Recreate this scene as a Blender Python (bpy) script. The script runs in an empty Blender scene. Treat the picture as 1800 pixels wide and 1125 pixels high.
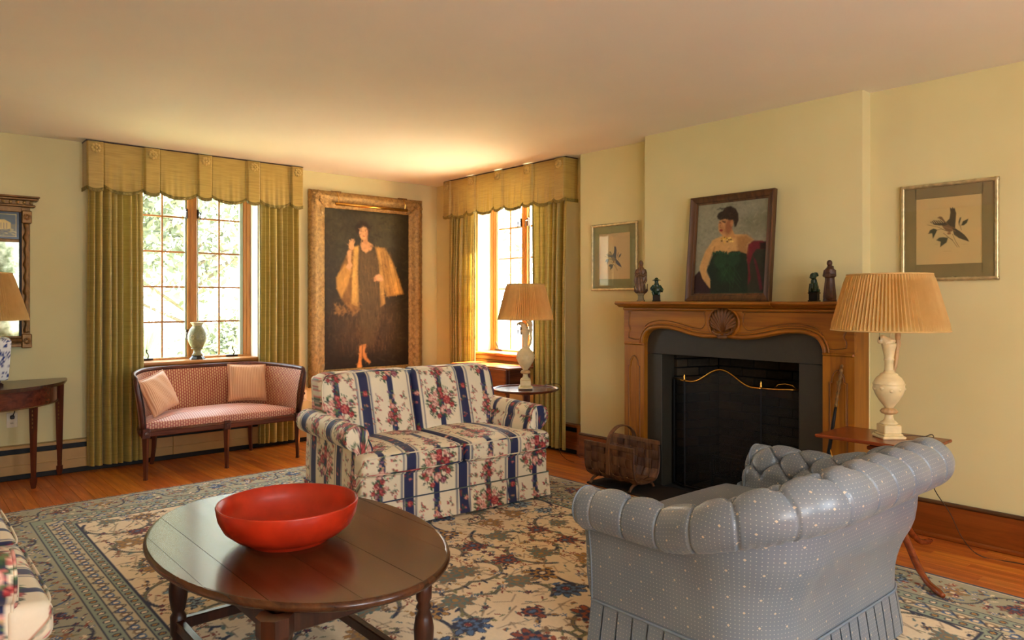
import bpy, bmesh, math, random
import numpy as np
from mathutils import Vector, Matrix
random.seed(7); rng = np.random.default_rng(7)
PI = math.pi
SC = bpy.context.scene
COL = SC.collection
rad = math.radians

# ------------------------------------------------------------------ camera
CEIL = 2.714; EYE = 1.40
cam_d = bpy.data.cameras.new('camera'); cam = bpy.data.objects.new('camera', cam_d); COL.objects.link(cam)
cam.location = (0, 0, EYE)
cam.rotation_euler = (PI/2, 0, rad(48.87) - PI/2)
cam_d.sensor_width = 36.0; cam_d.lens = 1273.0/1800*36.0
cam_d.shift_y = -33.5/1800.0
cam_d.clip_start = 0.05
SC.camera = cam
# ------------------------------------------------------------------ view, world, sun, daylight
SC.view_settings.view_transform = 'Standard'; SC.view_settings.look = 'None'
SC.view_settings.gamma = 1.0; SC.view_settings.use_curve_mapping = False
SC.view_settings.exposure = 0.92
W = bpy.data.worlds.new('sky'); SC.world = W; W.use_nodes = True
W.node_tree.nodes['Background'].inputs[0].default_value = (0.80, 0.90, 1.0, 1)
W.node_tree.nodes['Background'].inputs[1].default_value = 8.0
sd = bpy.data.lights.new('sun', 'SUN'); sun = bpy.data.objects.new('sun', sd); COL.objects.link(sun)
sd.energy = 90.0; sd.angle = rad(0.8); sd.color = (1.0, 0.86, 0.66)
sun.rotation_euler = Vector((-0.62, 0.30, -0.95)).to_track_quat('-Z', 'Y').to_euler()
sun.location = (9, 2, 7)
def portal(name, loc, dirv, sx, sy):
    l = bpy.data.lights.new(name, 'AREA'); l.shape = 'RECTANGLE'; l.size = sx; l.size_y = sy
    l.cycles.is_portal = True
    o = bpy.data.objects.new(name, l); COL.objects.link(o); o.location = loc
    o.rotation_euler = Vector(dirv).to_track_quat('-Z', 'Y').to_euler()
    return o
portal('daylight_portal', (2.19, 7.17, 1.70), (0, -1, 0), 1.1, 1.75)
portal('daylight_portal', (5.15, 5.55, 1.70), (-1, 0, 0), 1.1, 1.75)
XL, YB = -2.0, -2.0            # the two walls behind the camera
portal('daylight_portal', (0.1, YB-0.32, 1.65), (0, 1, 0), 1.5, 1.75)
portal('daylight_portal', (2.15, YB-0.32, 1.65), (0, 1, 0), 1.5, 1.75)

# ------------------------------------------------------------------ helpers
def lin(c):
    c = np.asarray(c, float)/255.0
    return np.where(c <= 0.04045, c/12.92, ((c+0.055)/1.055)**2.4)
def c4(c): return tuple(lin(c)) + (1.0,)
def tag(o, label=None, cat=None, group=None, kind=None):
    if label: o['label'] = label
    if cat: o['category'] = cat
    if group: o['group'] = group
    if kind: o['kind'] = kind
    return o
def thing(name, label, cat, loc=(0, 0, 0), rz=0.0, group=None):
    o = bpy.data.objects.new(name, None); COL.objects.link(o)
    o.location = loc; o.rotation_euler = (0, 0, rz); o.empty_display_size = 0.1
    return tag(o, label, cat, group)
def copy_tree(o, parent=None):
    c = o.copy(); COL.objects.link(c); c.parent = parent
    for ch in list(o.children): copy_tree(ch, c)
    return c
def M(name):
    return MATS[name]
MATS = {}
class MB:
    """collects geometry; build() links it as one mesh object"""
    def __init__(s): s.v = []; s.f = []; s.uv = None; s.n = 0
    def add(s, V, Fc):
        V = np.asarray(V, float).reshape(-1, 3)
        s.v.append(V); s.f += [tuple(i + s.n for i in f) for f in Fc]; s.n += len(V); return s
    def box(s, x0, x1, y0, y1, z0, z1, rot=None):
        V = np.array([(x, y, z) for x in (x0, x1) for y in (y0, y1) for z in (z0, z1)], float)
        if rot is not None:
            cpt = V.mean(0); R = np.array(Matrix.Rotation(rot[1], 3, rot[0])); V = (V-cpt) @ R.T + cpt
        return s.add(V, [(0, 1, 3, 2), (4, 6, 7, 5), (0, 4, 5, 1), (2, 3, 7, 6), (0, 2, 6, 4), (1, 5, 7, 3)])
    def bbox(s, x0, x1, y0, y1, z0, z1, b=0.004):
        """box with chamfered edges"""
        c = np.array([(x0+x1)/2, (y0+y1)/2, (z0+z1)/2]); h = np.array([(x1-x0)/2, (y1-y0)/2, (z1-z0)/2])
        b = min(b, h.min()*0.9)
        V = []; idx = {}
        for sx in (-1, 1):
            for sy in (-1, 1):
                for sz in (-1, 1):
                    for ax in range(3):
                        p = h - b; p = p.copy(); p[ax] = h[ax]
                        idx[(sx, sy, sz, ax)] = len(V); V.append(c + p*np.array([sx, sy, sz]))
        F_ = []
        for ax in range(3):
            a1, a2 = [(1, 2), (2, 0), (0, 1)][ax]
            for sg in (-1, 1):
                q = []
                for (u, w) in [(-1, -1), (1, -1), (1, 1), (-1, 1)]:
                    t = [0, 0, 0]; t[ax] = sg; t[a1] = u; t[a2] = w; q.append(idx[(*t, ax)])
                F_.append(tuple(q) if sg > 0 else tuple(q[::-1]))
        for ax in range(3):
            a1, a2 = [(1, 2), (2, 0), (0, 1)][ax]
            for u in (-1, 1):
                for w in (-1, 1):
                    t0 = [0, 0, 0]; t0[a1] = u; t0[a2] = w; t1 = list(t0); t0[ax] = -1; t1[ax] = 1
                    q = (idx[(*t0, a1)], idx[(*t1, a1)], idx[(*t1, a2)], idx[(*t0, a2)])
                    F_.append(q if u*w > 0 else q[::-1])
        for sx in (-1, 1):
            for sy in (-1, 1):
                for sz in (-1, 1):
                    q = tuple(idx[(sx, sy, sz, a)] for a in range(3)); F_.append(q if sx*sy*sz > 0 else q[::-1])
        return s.add(V, F_)
    def grid(s, P, cu=False, cv=False):
        nu, nv = P.shape[:2]; F_ = []
        for i in range(nu if cu else nu-1):
            i2 = (i+1) % nu
            for j in range(nv if cv else nv-1):
                j2 = (j+1) % nv; F_.append((i*nv+j, i2*nv+j, i2*nv+j2, i*nv+j2))
        return s.add(P.reshape(-1, 3), F_)
    def lathe(s, prof, seg=32, cx=0, cy=0, mod=None, cap=True, ph=0.0):
        a = np.arange(seg)*2*PI/seg + ph
        P = np.zeros((len(prof), seg, 3))
        for i, (r, z) in enumerate(prof):
            rr = r*np.ones(seg) if mod is None else r*mod(a, i)
            P[i, :, 0] = cx+rr*np.cos(a); P[i, :, 1] = cy+rr*np.sin(a); P[i, :, 2] = z
        n0 = s.n; s.grid(P[::-1], cv=True)
        if cap:
            k = len(prof)
            s.f.append(tuple(n0+j for j in range(seg)))
            s.f.append(tuple(n0+(k-1)*seg+j for j in range(seg))[::-1])
        return s
    def tube(s, pts, r, seg=8, closed=False, cap=True, flat=None):
        pts = [Vector(p) for p in pts]; n = len(pts)
        rs = r if hasattr(r, '__len__') else [r]*n
        P = np.zeros((n, seg, 3)); up = None
        for i in range(n):
            a = pts[(i-1) % n] if (closed or i) else pts[0]; b = pts[(i+1) % n] if (closed or i < n-1) else pts[-1]
            t = (b-a).normalized()
            if up is None: up = Vector((0, 0, 1)) if abs(t.z) < 0.9 else Vector((1, 0, 0))
            u = t.cross(up)
            if u.length < 1e-5: u = t.orthogonal()
            u.normalize(); w = u.cross(t).normalized(); up = w
            for j in range(seg):
                A = 2*PI*j/seg; ru = rs[i]; rw = rs[i]*(flat if flat else 1)
                q = pts[i] + u*math.cos(A)*ru + w*math.sin(A)*rw; P[i, j] = q
        n0 = s.n; s.grid(P, cu=closed, cv=True)
        if cap and not closed:
            s.f.append(tuple(n0+j for j in range(seg))); s.f.append(tuple(n0+(n-1)*seg+j for j in range(seg))[::-1])
        return s
    def prism(s, poly, axis, a0, a1):
        """polygon (2D, simple) extruded along axis; poly coords are the two other axes in xyz order"""
        n = len(poly); V = []
        for a in (a0, a1):
            for (p, q) in poly:
                V.append((a, p, q) if axis == 0 else (p, a, q) if axis == 1 else (p, q, a))
        F_ = [(i, (i+1) % n, n+(i+1) % n, n+i) for i in range(n)] + [tuple(range(n))[::-1], tuple(range(n, 2*n))]
        return s.add(V, F_)
    def ellip(s, c, r, seg=12, rings=8):
        P = np.zeros((rings+1, seg, 3))
        for i in range(rings+1):
            th = PI*i/rings
            for j in range(seg):
                A = 2*PI*j/seg
                P[i, j] = (c[0]+r[0]*max(math.sin(th), 1e-3)*math.cos(A), c[1]+r[1]*max(math.sin(th), 1e-3)*math.sin(A), c[2]+r[2]*math.cos(th))
        s.grid(P, cv=True); return s
    def xf(s, mat):
        s.v = [np.array([tuple(mat @ Vector(p)) for p in V]) for V in s.v]; return s
    def build(s, name, mat, parent=None, smooth=False, weld=False, auto=None, recalc=True, **tags):
        me = bpy.data.meshes.new(name)
        V = np.concatenate(s.v) if s.v else np.zeros((0, 3))
        me.from_pydata(V.tolist(), [], s.f)
        if weld or recalc:
            bm = bmesh.new(); bm.from_mesh(me)
            if weld: bmesh.ops.remove_doubles(bm, verts=bm.verts, dist=1e-5)
            if recalc: bmesh.ops.recalc_face_normals(bm, faces=bm.faces)
            bm.to_mesh(me); bm.free()
        if smooth or auto:
            me.polygons.foreach_set('use_smooth', np.ones(len(me.polygons), bool))
            if auto: me.set_sharp_from_angle(angle=rad(auto))
        me.update()
        if mat: me.materials.append(M(mat) if isinstance(mat, str) else mat)
        o = bpy.data.objects.new(name, me); COL.objects.link(o)
        if parent: o.parent = parent
        tag(o, **tags)
        return o
def struct(o): o['kind'] = 'structure'; return o
def remesh(o, vox, smooth=True):
    m = o.modifiers.new('remesh', 'REMESH'); m.mode = 'VOXEL'; m.voxel_size = vox; m.use_smooth_shade = smooth
    return o
def rbox(sx, sy, sz, r, res, puff=0.0, face_puff=0.0):
    """rounded box with even vertices: returns MB (centre at origin); puff domes the top and bottom"""
    mb = MB(); h = np.array([sx/2, sy/2, sz/2])
    for ax in range(3):
        a1, a2 = [(1, 2), (2, 0), (0, 1)][ax]
        n1 = max(4, int(round(2*h[a1]/res))); n2 = max(4, int(round(2*h[a2]/res)))
        for sg in (-1, 1):
            u = np.linspace(-h[a1], h[a1], n1+1); w = np.linspace(-h[a2], h[a2], n2+1)
            U, Wd = np.meshgrid(u, w, indexing='ij'); P = np.zeros(U.shape+(3,))
            P[..., a1] = U; P[..., a2] = Wd; P[..., ax] = sg*h[ax]
            if sg < 0: P = P[::-1]
            mb.grid(P)
    V = np.concatenate(mb.v); inner = np.clip(V, -(h-r), (h-r)); d = V-inner
    L = np.linalg.norm(d, axis=1, keepdims=True); V = inner + d/np.maximum(L, 1e-9)*r
    if puff:
        k = (1-(V[:, 0]/h[0])**2)*(1-(V[:, 1]/h[1])**2); V[:, 2] += np.sign(V[:, 2])*puff*np.sqrt(np.clip(k, 0, 1))*np.clip(np.abs(V[:, 2])/h[2], 0, 1)
    if face_puff:
        k = (1-(V[:, 0]/h[0])**2)*(1-(V[:, 2]/h[2])**2); V[:, 1] += np.sign(V[:, 1])*face_puff*np.sqrt(np.clip(k, 0, 1))*np.clip(np.abs(V[:, 1])/h[1], 0, 1)
    mb.v = [V]; return mb
def paint(o, fn):
    """store a printed pattern as a colour attribute; fn maps Nx3 local points to Nx3 linear colour"""
    me = o.data; n = len(me.vertices); co = np.empty(n*3); me.vertices.foreach_get('co', co)
    c = fn(co.reshape(-1, 3)); A = np.ones((n, 4), np.float32); A[:, :3] = c
    at = me.color_attributes.new('print', 'FLOAT_COLOR', 'POINT'); at.data.foreach_set('color', A.ravel())
def set_uv(o, UV):
    """UV: per-vertex Nx2"""
    me = o.data; l = me.uv_layers.new(name='UVMap'); n = len(me.loops); vi = np.empty(n, np.int32)
    me.loops.foreach_get('vertex_index', vi); l.data.foreach_set('uv', UV[vi].astype(np.float32).ravel())

# ------------------------------------------------------------------ materials
class N:
    def __init__(s, name):
        m = bpy.data.materials.new(name); m.use_nodes = True; s.m = m; s.t = m.node_tree; s.p = s.t.nodes['Principled BSDF']; MATS[name] = m
        s.out = s.t.nodes['Material Output']
    def n(s, typ, **kw):
        nd = s.t.nodes.new('ShaderNode'+typ)
        for k, v in kw.items():
            if k[0] == '_': setattr(nd, k[1:], v)
        return nd
    def set(s, nd, i, v):
        if hasattr(v, 'is_linked') or isinstance(v, bpy.types.NodeSocket): s.t.links.new(v, nd.inputs[i])
        else: nd.inputs[i].default_value = v
    def coord(s, kind='Object', scale=(1, 1, 1), rot=(0, 0, 0)):
        tc = s.n('TexCoord'); mp = s.n('Mapping'); s.t.links.new(tc.outputs[kind], mp.inputs[0])
        mp.inputs['Scale'].default_value = scale; mp.inputs['Rotation'].default_value = rot; return mp.outputs[0]
    def noise(s, vec, scale=5, detail=4, rough=0.55, dist=0.0):
        nd = s.n('TexNoise'); s.set(nd, 'Vector', vec); s.set(nd, 'Scale', scale); s.set(nd, 'Detail', detail); s.set(nd, 'Roughness', rough); s.set(nd, 'Distortion', dist)
        return nd.outputs['Fac']
    def ramp(s, fac, stops):
        nd = s.n('ValToRGB'); s.set(nd, 0, fac); el = nd.color_ramp.elements
        while len(el) < len(stops): el.new(0.5)
        for e, (p, c) in zip(el, stops): e.position = p; e.color = c if len(c) == 4 else tuple(c)+(1,)
        return nd.outputs[0]
    def mix(s, fac, a, b, mode='MIX'):
        nd = s.n('Mix'); nd.data_type = 'RGBA'; nd.blend_type = mode; s.set(nd, 0, fac); s.set(nd, 6, a); s.set(nd, 7, b); return nd.outputs[2]
    def math(s, op, a, b=0.0, c=0.0, clamp=False):
        nd = s.n('Math'); nd.operation = op; nd.use_clamp = clamp; s.set(nd, 0, a); s.set(nd, 1, b)
        if op in ('MULTIPLY_ADD', 'SMOOTH_MIN', 'COMPARE', 'WRAP'): s.set(nd, 2, c)
        return nd.outputs[0]
    def sep(s, v):
        nd = s.n('SeparateXYZ'); s.set(nd, 0, v); return nd.outputs
    def bump(s, h, strength=0.3, dist=0.01):
        nd = s.n('Bump'); s.set(nd, 'Height', h); nd.inputs['Strength'].default_value = strength; nd.inputs['Distance'].default_value = dist
        s.t.links.new(nd.outputs[0], s.p.inputs['Normal']); return s
    def base(s, c, rough=0.5, metal=0.0, **kw):
        s.set(s.p, 'Base Color', c); s.set(s.p, 'Roughness', rough); s.set(s.p, 'Metallic', metal)
        for k, v in kw.items(): s.set(s.p, k, v)
        return s
def plain(name, c, rough=0.5, metal=0.0, var=0.08, scale=12, bump=0.0, **kw):
    m = N(name); v = m.coord(); f = m.noise(v, scale, 4)
    a = np.array(c4(c)); lo = tuple(a[:3]*(1-var))+(1,); hi = tuple(np.minimum(a[:3]*(1+var), 1))+(1,)
    col = m.ramp(f, [(0.3, lo), (0.7, hi)]); m.base(col, rough, metal, **kw)
    if bump: m.bump(m.noise(v, scale*3, 5), bump, 0.004)
    return m
def wood(name, dark, mid, light, rough=0.35, axis='z', gs=1.0, rnd=0.0, coat=0.0):
    m = N(name); st = {'x': (1.2, 18, 18), 'y': (18, 1.2, 18), 'z': (18, 18, 1.2)}[axis]
    v = m.coord('Object', tuple(q*gs for q in st)); f = m.noise(v, 1.6, 6, 0.6, 0.6)
    v2 = m.coord('Object', tuple(q*gs*5 for q in st)); f2 = m.noise(v2, 2.0, 3, 0.6)
    col = m.ramp(f, [(0.28, c4(dark)), (0.5, c4(mid)), (0.75, c4(light))])
    col = m.mix(m.math('MULTIPLY', f2, 0.35), col, c4(dark))
    if rnd:
        oi = m.n('ObjectInfo'); r = m.math('MULTIPLY_ADD', oi.outputs['Random'], rnd*2, 1-rnd)
        hv = m.n('HueSaturation'); m.set(hv, 'Value', r); m.set(hv, 'Color', col)
        hh = m.math('MULTIPLY_ADD', oi.outputs['Random'], 0.014, 0.493); m.set(hv, 'Hue', hh); col = hv.outputs[0]
    m.base(col, rough); m.set(m.p, 'Coat Weight', coat); m.set(m.p, 'Coat Roughness', 0.12)
    m.bump(f2, 0.06, 0.002); return m
def painted(name, rough=0.8, bumpy=0.1, scale=300, sheen=0.0, var=0.06):
    m = N(name); at = m.n('Attribute'); at.attribute_name = 'print'
    v = m.coord(); f = m.noise(v, scale*0.15, 4); g = m.math('MULTIPLY_ADD', f, var*2, 1-var)
    col = m.mix(1.0, at.outputs['Color'], g, 'MULTIPLY'); m.base(col, rough); m.set(m.p, 'Sheen Weight', sheen)
    if bumpy: m.bump(m.noise(v, scale, 2), bumpy, 0.002)
    return m
# walls and ceiling
m = N('wall_paint'); v = m.coord(); f = m.noise(v, 1.3, 3); g = m.noise(v, 60, 3)
m.base(m.ramp(f, [(0.3, c4((212, 198, 144))), (0.7, c4((219, 206, 154)))]), 0.75); m.bump(g, 0.05, 0.003)
m = N('ceiling_paint'); v = m.coord(); f = m.noise(v, 0.9, 3)
m.base(m.ramp(f, [(0.3, c4((236, 229, 212))), (0.7, c4((241, 235, 219)))]), 0.8); m.bump(m.noise(v, 40, 3), 0.04, 0.003)
plain('reveal_paint', (240, 232, 214), 0.6, var=0.02)
plain('plaster_wall_outside', (200, 190, 175), 0.9)
plain('subfloor', (60, 30, 14), 0.9)
wood('floor_oak', (152, 76, 26), (208, 118, 44), (230, 148, 66), 0.34, 'y', 1.0, 0.16)
wood('trim_oak', (140, 84, 34), (182, 118, 54), (204, 142, 74), 0.38, 'x', 0.8)
wood('trim_oak_y', (120, 66, 26), (168, 98, 42), (190, 120, 56), 0.38, 'y', 0.8)
wood('trim_oak_z', (150, 92, 38), (190, 126, 60), (212, 150, 80), 0.38, 'z', 0.8)
wood('trim_cap', (58, 34, 16), (84, 52, 26), (104, 68, 36), 0.4, 'y', 0.8)
wood('mantel_wood', (116, 66, 8), (160, 98, 14), (182, 118, 26), 0.42, 'z', 0.7)
wood('mantel_wood_y', (116, 66, 8), (160, 98, 14), (182, 118, 26), 0.42, 'y', 0.7)
plain('mantel_dark', (112, 68, 24), 0.5, var=0.2)
wood('walnut', (30, 14, 8), (58, 28, 16), (82, 42, 24), 0.3, 'z', 1.0)
wood('walnut_top', (44, 22, 10), (80, 44, 22), (106, 62, 32), 0.24, 'y', 0.6, 0, 0.15); MATS['walnut_top'].node_tree.nodes['Principled BSDF'].inputs['Specular IOR Level'].default_value = 0.5
wood('mahogany', (52, 22, 14), (92, 42, 28), (118, 58, 38), 0.3, 'z', 1.0)
wood('mahogany_x', (62, 26, 16), (100, 46, 28), (126, 62, 40), 0.25, 'x', 1.0)
wood('cherry', (100, 46, 12), (136, 68, 20), (158, 88, 32), 0.3, 'y', 0.8)
wood('cherry_red', (98, 40, 16), (140, 64, 26), (164, 84, 40), 0.25, 'y', 0.8)
wood('dark_frame', (54, 32, 12), (90, 56, 24), (112, 74, 36), 0.5, 'z', 1.0)
wood('splint_wood', (60, 36, 20), (104, 66, 38), (134, 92, 56), 0.6, 'z', 1.0, 0.32)
plain('gilt', (160, 124, 68), 0.5, 0.3, var=0.38, scale=34, bump=0.6)
plain('gilt_dark', (128, 92, 44), 0.5, 0.4, var=0.35, scale=50, bump=0.6)
plain('brass', (212, 160, 76), 0.25, 1.0, var=0.05)
plain('bronze', (62, 46, 34), 0.45, 0.7)
plain('iron', (20, 18, 17), 0.55, 0.4)
plain('slate', (50, 46, 36), 0.55, var=0.12, scale=6, bump=0.1)
plain('hearth_slate', (34, 32, 30), 0.6, var=0.2, scale=8, bump=0.2)
m = N('firebrick'); v = m.coord(); oi = m.n('ObjectInfo'); f = m.noise(v, 30, 4)
col = m.ramp(m.math('ADD', m.math('MULTIPLY', f, 0.6), m.math('MULTIPLY', oi.outputs['Random'], 0.4)), [(0.25, c4((30, 25, 18))), (0.7, c4((66, 53, 36)))]); m.base(col, 0.9); m.bump(f, 0.5, 0.005)
plain('soot', (18, 16, 13), 0.95, var=0.3)
plain('ash', (92, 84, 66), 0.95, var=0.4, scale=60, bump=0.8)
plain('alabaster', (224, 202, 152), 0.4, var=0.12, scale=14)
plain('alabaster_brown', (190, 150, 100), 0.45, var=0.2, scale=20)
m = N('shade_silk'); v = m.coord(); m.base(m.ramp(m.noise(v, 20, 3), [(0.3, c4((214, 176, 108))), (0.7, c4((228, 192, 122)))]), 0.8)
tr = m.n('BsdfTranslucent'); tr.inputs[0].default_value = c4((232, 190, 116)); mx = m.n('MixShader'); mx.inputs[0].default_value = 0.42
m.t.links.new(m.p.outputs[0], mx.inputs[1]); m.t.links.new(tr.outputs[0], mx.inputs[2]); m.t.links.new(mx.outputs[0], m.out.inputs[0])
plain('shade_trim', (204, 164, 100), 0.8)
plain('ivory_plastic', (226, 214, 184), 0.4, var=0.02)
plain('black_plastic', (26, 22, 20), 0.4, var=0.05)
plain('cord_brown', (60, 40, 26), 0.6)
# curtain silk: horizontal slubs, lets some daylight through
def silk(name, lo, hi, tl):
    m = N(name); v = m.coord('Object', (5, 5, 95)); f = m.noise(v, 1.2, 2, 0.5, 0.2); v2 = m.coord('Object', (3, 3, 3)); g = m.noise(v2, 2.0, 3)
    col = m.ramp(f, [(0.25, c4(lo)), (0.6, c4(hi))]); m.base(col, 0.42); m.set(m.p, 'Sheen Weight', 0.2); m.bump(f, 0.10, 0.002)
    tr = m.n('BsdfTranslucent'); m.t.links.new(col, tr.inputs[0]); mx = m.n('MixShader'); mx.inputs[0].default_value = tl
    m.t.links.new(m.p.outputs[0], mx.inputs[1]); m.t.links.new(tr.outputs[0], mx.inputs[2]); m.t.links.new(mx.outputs[0], m.out.inputs[0])
silk('curtain_silk', (150, 128, 54), (172, 148, 68), 0.12)
silk('valance_silk', (156, 126, 54), (178, 148, 70), 0.06)
plain('fringe_trim', (124, 108, 46), 0.7, var=0.35, scale=90, bump=0.6)
plain('rosette_silk', (196, 166, 94), 0.5, var=0.1)
# glass
m = N('window_glass'); t = m.t; g = m.n('BsdfGlossy'); g.inputs['Roughness'].default_value = 0.01; tb = m.n('BsdfTransparent'); tb.inputs[0].default_value = (0.97, 0.98, 0.97, 1)
mx = m.n('MixShader'); mx.inputs[0].default_value = 0.04; t.links.new(tb.outputs[0], mx.inputs[1]); t.links.new(g.outputs[0], mx.inputs[2]); t.links.new(mx.outputs[0], m.out.inputs[0])
m = N('picture_glass'); t = m.t; g = m.n('BsdfGlossy'); g.inputs['Roughness'].default_value = 0.03; tb = m.n('BsdfTransparent'); tb.inputs[0].default_value = (0.97, 0.97, 0.95, 1)
mx = m.n('MixShader'); mx.inputs[0].default_value = 0.09; t.links.new(tb.outputs[0], mx.inputs[1]); t.links.new(g.outputs[0], mx.inputs[2]); t.links.new(mx.outputs[0], m.out.inputs[0])
m = N('mirror_glass'); v = m.coord(); f = m.noise(v, 12, 5); m.base(m.ramp(f, [(0.35, c4((84, 88, 58))), (0.62, c4((176, 178, 148)))]), 0.10, 1.0)
m = N('screen_mesh'); t = m.t; tb = m.n('BsdfTransparent'); mx = m.n('MixShader'); mx.inputs[0].default_value = 0.7
m.base(c4((22, 20, 18)), 0.6, 0.3); t.links.new(tb.outputs[0], mx.inputs[1]); t.links.new(m.p.outputs[0], mx.inputs[2]); t.links.new(mx.outputs[0], m.out.inputs[0])
plain('sash_aluminium', (170, 182, 160), 0.5, var=0.03)
# painted prints
painted('floral_cotton', 0.62, 0.08, 500, 0.1, 0.04)
painted('rug_wool', 0.92, 0.5, 420, 0.1, 0.10)
painted('oil_paint', 0.5, 0.2, 160, 0, 0.08); MATS['oil_paint'].node_tree.nodes['Principled BSDF'].inputs['Specular IOR Level'].default_value = 0.25
painted('print_paper', 0.9, 0, 300, 0, 0.02)
painted('glaze_paint', 0.2, 0.0, 300, 0, 0.05)
# settee fabric: pale and rose dashes on diagonal
def stripe_fabric(name, a, b, c, su, sv, rough=0.6):
    m = N(name); tc = m.n('TexCoord'); o = m.sep(tc.outputs['UV']); u, w = o[0], o[1]
    fu = m.math('FRACT', m.math('MULTIPLY', u, su)); par = m.math('FLOOR', m.math('MULTIPLY', u, su))
    fw = m.math('FRACT', m.math('ADD', m.math('MULTIPLY', w, sv), m.math('MULTIPLY', par, 0.5)))
    s1 = m.math('LESS_THAN', m.math('ABSOLUTE', m.math('SUBTRACT', fu, 0.5)), 0.27)
    s2 = m.math('LESS_THAN', m.math('ABSOLUTE', m.math('SUBTRACT', fw, 0.5)), 0.34)
    if sv == 0: s2 = 1.0
    k = m.math('MULTIPLY', s1, s2); col = m.mix(s1, c4(a), c4(c)); col = m.mix(k, col, c4(b)); m.base(col, rough); m.set(m.p, 'Sheen Weight', 0.25)
    m.bump(k, 0.2, 0.002); return m
stripe_fabric('settee_fabric', (158, 66, 52), (214, 172, 122), (172, 96, 66), 52, 36)
stripe_fabric('settee_seat_fabric', (178, 86, 78), (226, 184, 150), (190, 112, 96), 52, 36, 0.45)
stripe_fabric('pillow_fabric', (206, 146, 104), (232, 186, 146), (190, 126, 84), 70, 0, 0.55)
# blue satin: white pin dots with small diamonds
m = N('blue_satin'); tc = m.n('TexCoord'); o = m.sep(tc.outputs['UV']); u, w = o[0], o[1]
def dots(m, u, w, per, rr, ou=0.0, ow=0.0, diamond=False):
    a = m.math('ABSOLUTE', m.math('SUBTRACT', m.math('FRACT', m.math('MULTIPLY_ADD', u, 1/per, ou)), 0.5))
    b = m.math('ABSOLUTE', m.math('SUBTRACT', m.math('FRACT', m.math('MULTIPLY_ADD', w, 1/per, ow)), 0.5))
    d = m.math('ADD', a, b) if diamond else m.math('SQRT', m.math('ADD', m.math('MULTIPLY', a, a), m.math('MULTIPLY', b, b)))
    return m.math('LESS_THAN', d, rr/per)
d1 = dots(m, u, w, 0.0145, 0.0015)
d2 = dots(m, u, w, 0.0145*7, 0.0050, 0, 0, True); d3 = dots(m, u, w, 0.0145*7, 0.0050, 0.5, 0.5, True)
dm = m.math('MAXIMUM', d2, d3); f = m.noise(m.coord('Object', (1, 1, 1)), 3, 3)
col = m.ramp(f, [(0.3, c4((106, 115, 126))), (0.7, c4((122, 130, 138)))])
col = m.mix(d1, col, c4((190, 188, 178))); col = m.mix(dm, col, c4((202, 184, 158)))
m.base(col, 0.30); m.set(m.p, 'Sheen Weight', 0.1); m.bump(m.noise(m.coord('Object', (60, 60, 60)), 1.0, 3), 0.08, 0.002)
plain('blue_welt', (120, 132, 144), 0.45)
plain('rug_fringe', (216, 206, 192), 0.9)
plain('red_lacquer', (180, 44, 18), 0.30, var=0.22, scale=9, bump=0.06)
plain('celadon', (134, 132, 94), 0.3, var=0.25, scale=60, bump=0.5)
plain('celadon_rim', (196, 186, 150), 0.3)
plain('leaf_pale', (112, 120, 100), 0.6, var=0.25, scale=3)
plain('leaf_strap', (130, 144, 118), 0.5, var=0.2, scale=3)
plain('bark', (110, 100, 88), 0.9, var=0.3)
plain('lawn', (120, 128, 92), 0.95, var=0.3, scale=2); plain('pale_bounce_ground', (226, 216, 196), 0.8, var=0.06, scale=3)
plain('statue_polychrome', (104, 70, 40), 0.45, var=0.5, scale=60)
plain('statue_stone', (128, 112, 78), 0.7)
plain('statue_green', (36, 56, 38), 0.25, var=0.5, scale=50)
plain('statue_brown', (74, 42, 22), 0.45, var=0.25, scale=30)
plain('mat_olive', (136, 118, 76), 0.95, var=0.06, scale=20)
plain('mat_sage', (150, 150, 112), 0.95, var=0.05, scale=20)
plain('champagne_gilt', (196, 178, 134), 0.35, 0.6, var=0.25, scale=30, bump=0.3)
plain('dark_gilt_mirror', (120, 84, 40), 0.4, 0.5, var=0.3, scale=30, bump=0.3)
plain('backing', (70, 52, 34), 0.9)

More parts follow.
